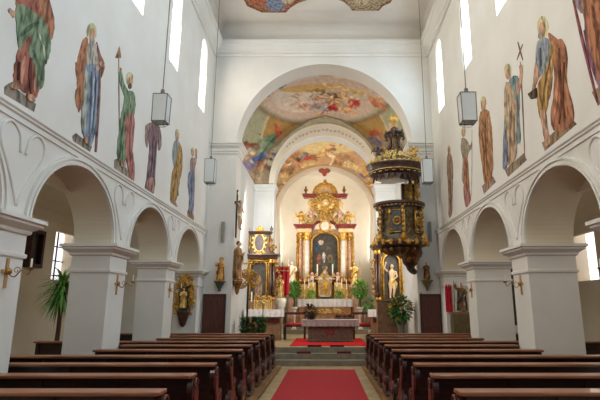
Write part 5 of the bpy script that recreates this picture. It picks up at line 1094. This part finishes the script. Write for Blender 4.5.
# sedilia with red seats
def stool(px, Y_, lbl, wd=.34):
    x, _ = at(px, 320, Y_); t = thing('wooden_bench', lbl, 'bench', (x, Y_, .424), 'red cushioned benches in the choir')
    m = MB(); m.box(-wd, wd, -.2, .2, .42, .46); m.box(-wd, wd, .16, .2, .82, .9)
    for q in (-1, 1):
        m.box(q * wd - .03, q * wd + .03, .15, .21, 0, .9); m.box(q * wd - .03, q * wd + .03, -.2, -.14, 0, .42)
    m.build('frame', WOOD, t)
    for i in range(4):
        m = MB(); xx = -wd + .14 + i * (2 * wd - .28) / 3; m.lathe([(.02, 0), (.035, .06), (.02, .15), (.035, .26), (.02, .36)], (xx, .18, .46), 8); m.build('baluster', RAIL, t, smooth=True)
    m = MB(); m.box(-wd + .01, wd - .01, -.19, .14, .46, .54); m.build('seat_cushion', mat('red_cushion', s(170, 34, 38), .85), t, bevel=.02)
stool(295, 17.0, 'dark wooden bench with red cushion left of the stone altar')
stool(363.5, 17.0, 'dark wooden bench with red cushion right of the stone altar')

# ================================================================ PULPIT
PY = 13.15; PX = 2.07
def pz(py): return at(398, py, PY)[1]
t = thing('pulpit', 'dark marble and gold baroque pulpit with canopy on the right pier', 'pulpit', (PX, PY, pz(262)))
def Pb(mb, nm, mt, par=None, **k):
    mb.v = [(PX + a, PY + b, c) for a, b, c in mb.v]; return mb.build(nm, mt, par or t, world=True, **k)
zr, zl = pz(206), pz(244)
# basket: bulging body
m = MB(); m.lathe([(.62, zl), (.66, zl + .1), (.58, zl + .25), (.56, zl + .5), (.58, zr - .14), (.60, zr - .1)], (0, 0, 0), 32, 1.0, .92); Pb(m, 'basket', GREENMARB, smooth=True)
m = MB(); m.lathe([(.58, zr - .12), (.66, zr - .1), (.66, zr - .05), (.72, zr - .02), (.72, zr + .04), (.6, zr + .05)], (0, 0, 0), 32, 1, .92); Pb(m, 'handrail', BLKMARB)
m = MB(); m.lathe([(.58, zl + .1), (.72, zl + .06), (.76, zl), (.74, zl - .06), (.6, zl - .1), (.5, zl - .12)], (0, 0, 0), 32, 1, .92, .03, 8); Pb(m, 'base_moulding', BLKMARB)
for a_ in (-150, -118, -90, -62, -30):
    a = math.radians(a_); cx_, cy_ = .6 * math.cos(a), .57 * math.sin(a)
    big = a_ in (-118, -62)
    if not big:
        m = MB(); m.lathe([(.05, 0), (.07, .1), (.05, .3), (.065, zr - zl - .3), (.09, zr - zl - .15)], (cx_, cy_, zl + .06), 10); Pb(m, 'carved_pilaster', BLKMARB, smooth=True)
        m = MB()
        for j in range(7): m.ell((cx_ * 1.1, cy_ * 1.1, zl + .2 + j * .12), (.045, .045, .05 + .02 * (j % 2)), 7, 5)
        m.ell((cx_ * 1.14, cy_ * 1.14, zl + .12), (.09, .08, .11), 8, 6); Pb(m, 'gilded_pilaster_carving', GOLD, smooth=True)
for a_, w2_ in ((-104, .2), (-46, .12)):
    a = math.radians(a_); u = Vector((-math.sin(a), math.cos(a), 0)); nrm = Vector((math.cos(a), math.sin(a) * .92, 0)); c0 = nrm * .6 + Vector((0, 0, (zl + zr) / 2 + .02))
    m = MB(); P_ = [c0 + u * (sx_ * w2_) + Vector((0, 0, sz_ * .3)) for sx_, sz_ in ((-1, -1), (1, -1), (1, 1), (-1, 1))]; Q_ = [p + nrm * .03 for p in P_]
    m.add(P_ + Q_, [(0, 1, 2, 3), (4, 5, 6, 7), (0, 1, 5, 4), (1, 2, 6, 5), (2, 3, 7, 6), (3, 0, 4, 7)]); Pb(m, 'panel', mat('blue_black_panel', s(46, 52, 56), .4, col2=s(84, 90, 84), scale=9))
    m = MB(); m.tube([tuple(q) for q in Q_ + Q_[:1]], .022, 6)
    for i in range(12):
        b = 2 * PI * i / 12; m.ell(tuple(c0 + nrm * .05 + u * (.09 * math.cos(b)) + Vector((0, 0, .1 * math.sin(b)))), .032, 7, 5)
    m.ell(tuple(c0 + nrm * .05), .04, 8, 6)
    for sx_, sz_ in ((-1, -1), (1, -1), (1, 1), (-1, 1)): m.ell(tuple(c0 + nrm * .05 + u * (sx_ * w2_ * .8) + Vector((0, 0, sz_ * .24))), (.05, .04, .04), 7, 5)
    Pb(m, 'gilded_medallion', GOLD, smooth=True)
m = MB()
for k in range(10):
    a = -PI + PI * (k + .5) / 10
    for i in range(3): m.ell((.74 * math.cos(a), .68 * math.sin(a), zl + .03 - .04 * i), (.055, .05, .04), 7, 5)
for k in range(18):
    a = -PI + PI * (k + .5) / 18; m.ell((.67 * math.cos(a), .62 * math.sin(a), zr - .07), (.03, .03, .022), 6, 4)
m.tube([(.72 * math.cos(-PI * k / 30), .66 * math.sin(-PI * k / 30), zl + .0) for k in range(31)], .04, 5)
Pb(m, 'gilded_garland', GOLD, smooth=True)
# underside
zk = pz(272)
m = MB(); m.lathe([(.5, zl - .1), (.54, zl - .18), (.46, zl - .22), (.44, zl - .26), (.2, zl - .32)], (0, 0, 0), 28, 1, .92, .04, 8); m.lathe([(.36, zl - .2), (.3, zl - .34), (.22, zl - .4), (.2, zl - .5), (.12, zl - .6), (.03, zl - .68)], (.3, .25, 0), 20, 1, 1, .05, 6); Pb(m, 'tapering_underside', BLKMARB, smooth=True)
m = MB()
for k in range(8):
    a = -PI + PI * (k + .5) / 8; c_ = (.5 * math.cos(a), .46 * math.sin(a))
    m.tube([(c_[0], c_[1], zl - .15), (c_[0] * .9, c_[1] * .9, zl - .24), (c_[0] * .45, c_[1] * .45, zl - .34)], [.03, .04, .02], 6, 3); m.ell((c_[0] * 1.08, c_[1] * 1.08, zl - .18), (.05, .05, .06), 7, 5)
rocaille(m, (.3, -.05, zl - .42), .2, .14, 22, 90, .06, .05); Pb(m, 'gilded_scroll', GOLDB, smooth=True)
m = MB(); r_ = random.Random(55)
for i in range(70):
    a = r_.uniform(-PI, -.05); z = r_.uniform(zl + .06, zr - .16); q_ = .6 + .05 * (z < zl + .25)
    if i % 2: m.scroll((q_ * math.cos(a), q_ * .93 * math.sin(a) - .01, z), r_.uniform(.03, .06), 1.3, .013, flip=r_.choice((-1, 1)), rot=r_.random() * 6)
    else: m.ell((q_ * math.cos(a), q_ * .93 * math.sin(a), z), (.03, .025, .04), 6, 5)
Pb(m, 'gilded_tendrils', GOLDB, smooth=True)
# support bracket to the wall
m = MB(); m.tube([(.2, .2, zl - .2), (.3, .35, zl - .42), (.36, .55, zl - .62), (.5, .72, zl - .72)], [.18, .16, .13, .08], 10, 4); Pb(m, 'support_console', BLKMARB, smooth=True)
# back panel between basket and canopy
zc_ = pz(183)
m = MB(); m.box(.2, .62, .5, .62, zr, zc_ + .1); m.box(.16, .24, .44, .6, zr, zc_ + .1); m.box(.54, .64, .44, .6, zr, zc_ + .1); Pb(m, 'back_panel', BLKMARB)
m = MB()
for j in range(11):
    z = zr + .1 + j * .13; m.scroll((.6, .42, z), .09, 1.3, .025, flip=(-1) ** j); m.ell((.58, .41, z + .05), (.05, .04, .07), 6, 5); m.scroll((.3, .42, z), .07, 1.2, .02, flip=(-1) ** j); m.ell((.42, .42, z), (.07, .03, .08), 6, 5)
Pb(m, 'gilded_drapery', GOLD, smooth=True)
m = MB(); m.box(.26, .52, .48, .5, zr + .1, zc_); Pb(m, 'grey_inlay', mat('grey_inlay', s(150, 142, 124), .5), None)
# canopy
def Pc(mb, nm, mt, par=None, **k):
    mb.v = [(a * .9 - .06, b * .95, c) for a, b, c in mb.v]; return Pb(mb, nm, mt, par, **k)
z0_ = pz(178); 
m = MB(); m.lathe([(.70, z0_), (.82, z0_ + .06), (.86, z0_ + .14), (.84, z0_ + .2), (.92, z0_ + .26), (.94, z0_ + .32), (.86, z0_ + .36), (.6, z0_ + .42)], (0, 0, 0), 36, 1, .85); m.lathe([(.05, z0_ + .1), (.7, z0_ + .04)], (0, 0, 0), 36, 1, .85); Pc(m, 'canopy', BLKMARB, smooth=True)
for k in range(22):
    a = 2 * PI * k / 22; a2 = 2 * PI * (k + 1) / 22; am = (a + a2) / 2
    if math.sin(am) > .35: continue
    def R_(q, z, aa): return (q * math.cos(aa), .85 * q * math.sin(aa), z)
    m = MB(); m.add([R_(.72, z0_ + .02, a), R_(.72, z0_ + .02, a2), R_(.73, z0_ - .16, am), R_(.69, z0_ + .02, a), R_(.69, z0_ + .02, a2), R_(.70, z0_ - .16, am)], [(0, 1, 2), (5, 4, 3), (0, 2, 5, 3), (1, 4, 5, 2), (0, 3, 4, 1)])
    Pc(m, 'lambrequin_tooth', mat('dark_brown_lacquer', s(62, 34, 26), .4))
m = MB()
for k in range(60):
    a = -PI * 1.1 + PI * 1.2 * k / 59; q = .87; m.ell((q * math.cos(a), .85 * q * math.sin(a), z0_ + .08 + .03 * (1 if k % 4 < 2 else -1)), (.02, .02, .018), 6, 4)
for k in range(40):
    a = 2 * PI * k / 40; m.ell((.93 * math.cos(a), .79 * math.sin(a), z0_ + .33), (.045, .04, .03), 6, 4)
m.tube([(.865 * math.cos(2 * PI * k / 40), .85 * .865 * math.sin(2 * PI * k / 40), z0_ + .12) for k in range(41)], .012, 5); m.tube([(.93 * math.cos(2 * PI * k / 40), .79 * math.sin(2 * PI * k / 40), z0_ + .32) for k in range(41)], .012, 5)
Pc(m, 'gilded_trim', GOLDL, smooth=True)
m = MB(); r_ = random.Random(17)
for i in range(130):
    a = r_.uniform(-PI, .2); q = r_.uniform(.3, .86); hgt = .38 + (.9 - q) * .55
    p = (q * math.cos(a), .8 * q * math.sin(a), z0_ + hgt + r_.uniform(-.05, .05))
    if i % 2: m.scroll(p, r_.uniform(.03, .07), 1.3, .016, flip=r_.choice((-1, 1)), rot=r_.random() * 6)
    else: m.ell(p, (r_.uniform(.02, .06), .04, r_.uniform(.02, .05)), 7, 5)
Pc(m, 'gilded_rocaille', GOLDL, smooth=True)
m = MB(); m.lathe([(.84, z0_ + .36), (.7, z0_ + .44), (.45, z0_ + .62), (.3, z0_ + .68), (.25, z0_ + .72)], (0, 0, 0), 30, 1, .85); Pc(m, 'canopy_roof', GREENMARB, smooth=True)
zq = z0_ + .68; ztp = pz(131)
for k in range(6):
    a = 2 * PI * k / 6 + .3; c_, s_ = math.cos(a), math.sin(a)
    m = MB(); m.tube([(.2 * c_, .2 * s_, zq - .04), (.25 * c_, .25 * s_, zq + .12), (.16 * c_, .16 * s_, zq + .3), (.17 * c_, .17 * s_, ztp - .22), (.28 * c_, .28 * s_, ztp - .08), (.33 * c_, .33 * s_, ztp - .2), (.27 * c_, .27 * s_, ztp - .24)], [.045, .045, .035, .035, .045, .04, .03], 8, 4); Pc(m, 'crown_volute', BLKMARB, smooth=True)
m = MB(); m.lathe([(.16, zq), (.17, zq + .12), (.1, zq + .25), (.13, ztp - .25), (.08, ztp - .1)], (0, 0, 0), 12); 
for k in range(6):
    a = 2 * PI * k / 6 + .3; m.ell((.2 * math.cos(a), .2 * math.sin(a), zq + .12), (.035, .035, .06), 6, 5); m.ell((.29 * math.cos(a), .29 * math.sin(a), ztp - .04), (.03, .03, .03), 6, 5)
Pc(m, 'crown_core', GOLDB, smooth=True)
m = MB(); m.lathe([(.3, ztp - .1), (.22, ztp - .03), (.1, ztp), (.14, ztp + .05), (.06, ztp + .12), (.01, ztp + .14)], (0, 0, 0), 16); Pc(m, 'crown_lid', BLKMARB, smooth=True)
zs = pz(119)
m = MB(); m.tube([(0, 0, ztp + .1), (0, 0, zs)], .014, 6)
for i in range(24):
    a = 2 * PI * i / 24; L_ = (.26, .17)[i % 2]; d = (math.cos(a), math.sin(a)); p = (-d[1] * .022, d[0] * .022)
    m.add([(p[0], -.01, zs + p[1]), (-p[0], -.01, zs - p[1]), (d[0] * L_, 0, zs + d[1] * L_), (0, .015, zs)], [(0, 1, 2), (0, 2, 3), (1, 3, 2), (0, 3, 1)])
m.ell((0, 0, zs), (.06, .03, .06), 10, 7); Pc(m, 'sunburst_finial', GOLD)
# putti on the canopy edge
for (px, py, lbl) in ((378, 155, 'dark putto seated on the left edge of the pulpit canopy'), (413.5, 152, 'golden putto seated on the right edge of the pulpit canopy')):
    x, z = at(px, py, PY - .3); q = thing('putto_figure', lbl, 'statue', (x, PY - .35, z0_ + .5)); cherub(q, (0, 0, 0), .34, GOLD if px > 400 else BLKMARB, GOLDL if px > 400 else GOLDB)

# brown marble plinth and bouquet under the pulpit
xa, xb = at(377.5, 315, 14.6)[0], at(400, 315, 14.6)[0]; zt_ = at(390, 300, 14.6)[1]
t = thing('marble_plinth', 'tall plain brown marble plinth below the pulpit', 'plinth', ((xa + xb) / 2, 14.75, .424))
w_ = (xb - xa) / 2; m = MB(); m.box(-w_, w_, -.15, .15, 0, zt_ - .424 - .05); m.build('block', BRNMARB, t); m = MB(); m.box(-w_ - .03, w_ + .03, -.18, .18, zt_ - .424 - .05, zt_ - .424); m.build('cover_slab', BRNMARB, t, bevel=.01)
x, z = at(400.5, 309, 14.3); t = thing('flower_bouquet', 'large bouquet of yellow and orange flowers at the foot of the pulpit', 'flowers', (x, 14.3, .424))
hh = z - .424; m = MB(); m.lathe([(.12, 0), (.14, .03), (.06, .1), (.07, .3), (.13, hh - .32), (.1, hh - .26)], (0, 0, 0), 14); m.build('vase', mat('grey_vase', s(120, 112, 100), .4), t, smooth=True)
bush(t, (0, 0, hh + .0), .32, 520, .15, LEAFD, 21, .4, .36)
for nm, c_, n_ in (('yellow_flower', s(200, 166, 56), 60), ('orange_flower', s(180, 100, 44), 30)):
    q = random.Random(n_); m = MB(); m.ell((0, 0, 0), (.035, .035, .028), 6, 4); first = m.build(nm, mat(nm, c_, .7), t)
    for i in range(n_):
        a, b = q.random() * 2 * PI, math.acos(2 * q.random() - 1); r = .33
        o = first if i == 0 else first.copy()
        if i: C.objects.link(o)
        o.location = (r * math.sin(b) * math.cos(a), r * math.sin(b) * math.sin(a), hh + .38 * math.cos(b))
# little notice beside the arch
x, z = at(411, 296, YE - .01); t = thing('paper_notice', 'small yellowish paper notice on the jamb right of the pulpit', 'notice', (2.72, YE, z)); m = MB(); m.box(-.05, .05, -.012, -.002, -.12, .12); m.build('sheet', mat('yellow_paper', s(220, 206, 150), .9), t)
m = MB(); m.box(-.035, .035, -.014, -.012, -.02, .08); m.build('picture', mat('paper_picture', s(186, 160, 90), .9), t)

# ================================================================ AISLES
# gilded shrine on the left respond and figures on the right
def shrine(x, z0, z1, lbl, col):
    t = thing('gilded_shrine', lbl, 'shrine', (x, 13.3, z0)); h = z1 - z0
    m = MB(); m.box(-.16, .16, -.1, -.01, .3 * h, .85 * h); m.build('case', col, t)
    m = MB(); m.lathe([(.03, 0), (.08, .05 * h), (.14, .2 * h), (.18, .28 * h), (.18, .3 * h)], (0, -.1, 0), 12, 1, .6); m.build('console', BLKMARB, t, smooth=True)
    m = MB(); rocaille(m, (0, -.1, .9 * h), .2, .14, 40, 60, .03, .045)
    for q in (-1, 1): rocaille(m, (q * .2, -.08, .55 * h), .07, .3 * h, 40, 61 + q, .03, .045)
    m.build('gilded_frame', GOLD, t, smooth=True)
    figure(t, (0, -.16, .36 * h), .4 * h, GOLDL, GOLD, SKIN, HAIR, 0)
x, zt_ = at(186.5, 276, 13.3); _, zb_ = at(186.5, 327, 13.3)
shrine(x, zb_ + .0, zt_, 'gilded wall shrine with a small figure at the end of the left arcade', DARKPIC)
x, zt_ = at(459.5, 283, 13.2); _, zb_ = at(459.5, 312, 13.2)
t = thing('saint_figure', 'brown robed saint figure on a plinth before red cloth in the right arcade', 'statue', (x, 13.12, zb_)); figure(t, (0, 0, 0), zt_ - zb_, mat('brown_habit', s(96, 72, 52), .6, col2=s(150, 120, 70), scale=5), mat('black_cowl', s(60, 52, 46), .6), SKIN, HAIR, 1, phase=2)
m = MB(); m.tube([(-.22, -.1, 0), (-.2, -.1, zt_ - zb_ + .05)], .012, 6); m.build('staff', GOLDB, t)
t = thing('stone_plinth', 'olive brown plinth under the saint figure in the right arcade', 'plinth', (x, 13.12, 0)); m = MB(); m.box(-.28, .28, -.17, .17, 0.02, zb_ - .06); m.box(-.31, .31, -.178, .17, 0, .1); m.build('block', mat('olive_plinth', s(116, 98, 62), .6, col2=s(92, 78, 48), scale=6), t)
m = MB(); m.box(-.31, .31, -.178, .17, zb_ - .06, zb_); m.build('cover_slab', BRNMARB, t)
t = thing('red_wall_cloth', 'narrow red cloth hanging behind the saint figure in the right arcade', 'cloth', (x - .3, 13.29, zb_)); m = MB()
m.loops([[(-.09 + .18 * j / 12, -.012 + .01 * math.sin(j * 1.4), z) for j in range(13)] for z in (0, (zt_ - zb_) * .95)], False, False); o = m.build('fabric', REDCL, t); md = o.modifiers.new('t', 'SOLIDIFY'); md.thickness = .006
# aisle end altar on the right
t = thing('aisle_altar', 'dark gilded side altar glimpsed between the right piers', 'altar', (5.3, 13.6, 0))
m = MB(); m.box(-.6, .6, -.5, .1, 0, 1.0); m.build('table_block', BRNMARB, t); m = MB(); m.box(-.5, .5, .0, .2, 1.0, 3.0); m.build('retable', BLKMARB, t); m = MB(); rocaille(m, (0, -.02, 2.9), .5, .3, 40, 70, .06, .06)
for q in (-1, 1): rocaille(m, (q * .45, -.02, 1.9), .12, .8, 40, 71 + q, .06, .06)
m.build('gilded_carving', GOLD, t, smooth=True)
m = MB(); m.box(-.3, .3, -.01, .0, 1.2, 2.5); m.build('painting', DARKPIC, t)
figure(t, (-.45, -.25, 1.0), 1.3, mat('rose_robe', s(170, 110, 100), .6), GOLD, SKIN, HAIR, 0)
m = MB(); cloth(m, 4.68, 5.92, 13.06, 13.7, 1.01, .25, 30); o = m.build('altar_cloth', LINEN); tag(o, 'white cloth on the altar at the end of the right aisle', 'cloth')
# framed picture on the left aisle wall
ya, za = on_side(25.5, 250, -6.26); yb_, _ = on_side(39, 250, -6.26); _, z1_ = on_side(38, 231, -6.26); _, z0_ = on_side(32, 268, -6.26)
t = thing('framed_picture', 'dark deep framed picture on the left aisle wall', 'picture', (-6.3, (ya + yb_) / 2, z0_)); wy = (yb_ - ya) / 2; H_ = z1_ - z0_
m = MB(); m.solid([(-wy, 0), (wy, 0), (wy, H_), (-wy, H_)], [[(-wy + .08, .08), (wy - .08, .08), (wy - .08, H_ - .08), (-wy + .08, H_ - .08)]], lambda u, v, w_: (w_, u, v), .0, .16); m.build('frame', WOOD, t)
m = MB(); m.box(.0, .05, -wy + .08, wy - .08, .08, H_ - .08); m.build('canvas', DARKPIC, t)
# palm in the left aisle
yp = 10.0; x = -5.75; zc1_ = at(60, 283, yp)[1]
xx, zz = at(63, 278, yp)
t = thing('potted_palm', 'tall spiky green palm in the left aisle beside the window', 'plant', (xx, yp, 0))
m = MB(); m.lathe([(.16, 0), (.2, .35), (.22, .36), (.22, .4), (.18, .4)], (0, 0, 0), 14); m.build('pot', mat('terracotta', s(150, 84, 60), .6), t, smooth=True)
m = MB(); m.tube([(0, 0, .38), (.03, 0, 1.1), (0, 0, zz)], [.05, .035], 8, 3); m.build('trunk', HAIR, t, smooth=True)
m = MB(); q = random.Random(8)
for i in range(260):
    a = q.random() * 2 * PI; el = q.uniform(-1.1, 1.3); d = Vector((math.cos(a) * math.cos(el), math.sin(a) * math.cos(el), math.sin(el))); L_ = q.uniform(.35, .62); sd = d.cross(Vector((0, 0, 1))).normalized() * .022
    p0 = Vector((0, 0, zz - q.random() * .35)); pts = [p0 + d * (L_ * k / 4) + Vector((0, 0, -.35 * L_ * (k / 4) ** 2)) for k in range(5)]; wds = [.6, 1, .8, .5, .05]
    m.add([p + sd * w_ for p, w_ in zip(pts, wds)] + [p - sd * w_ for p, w_ in zip(pts, wds)], [(k, k + 1, k + 6, k + 5) for k in range(4)])
m.build('fronds', LEAF, t)
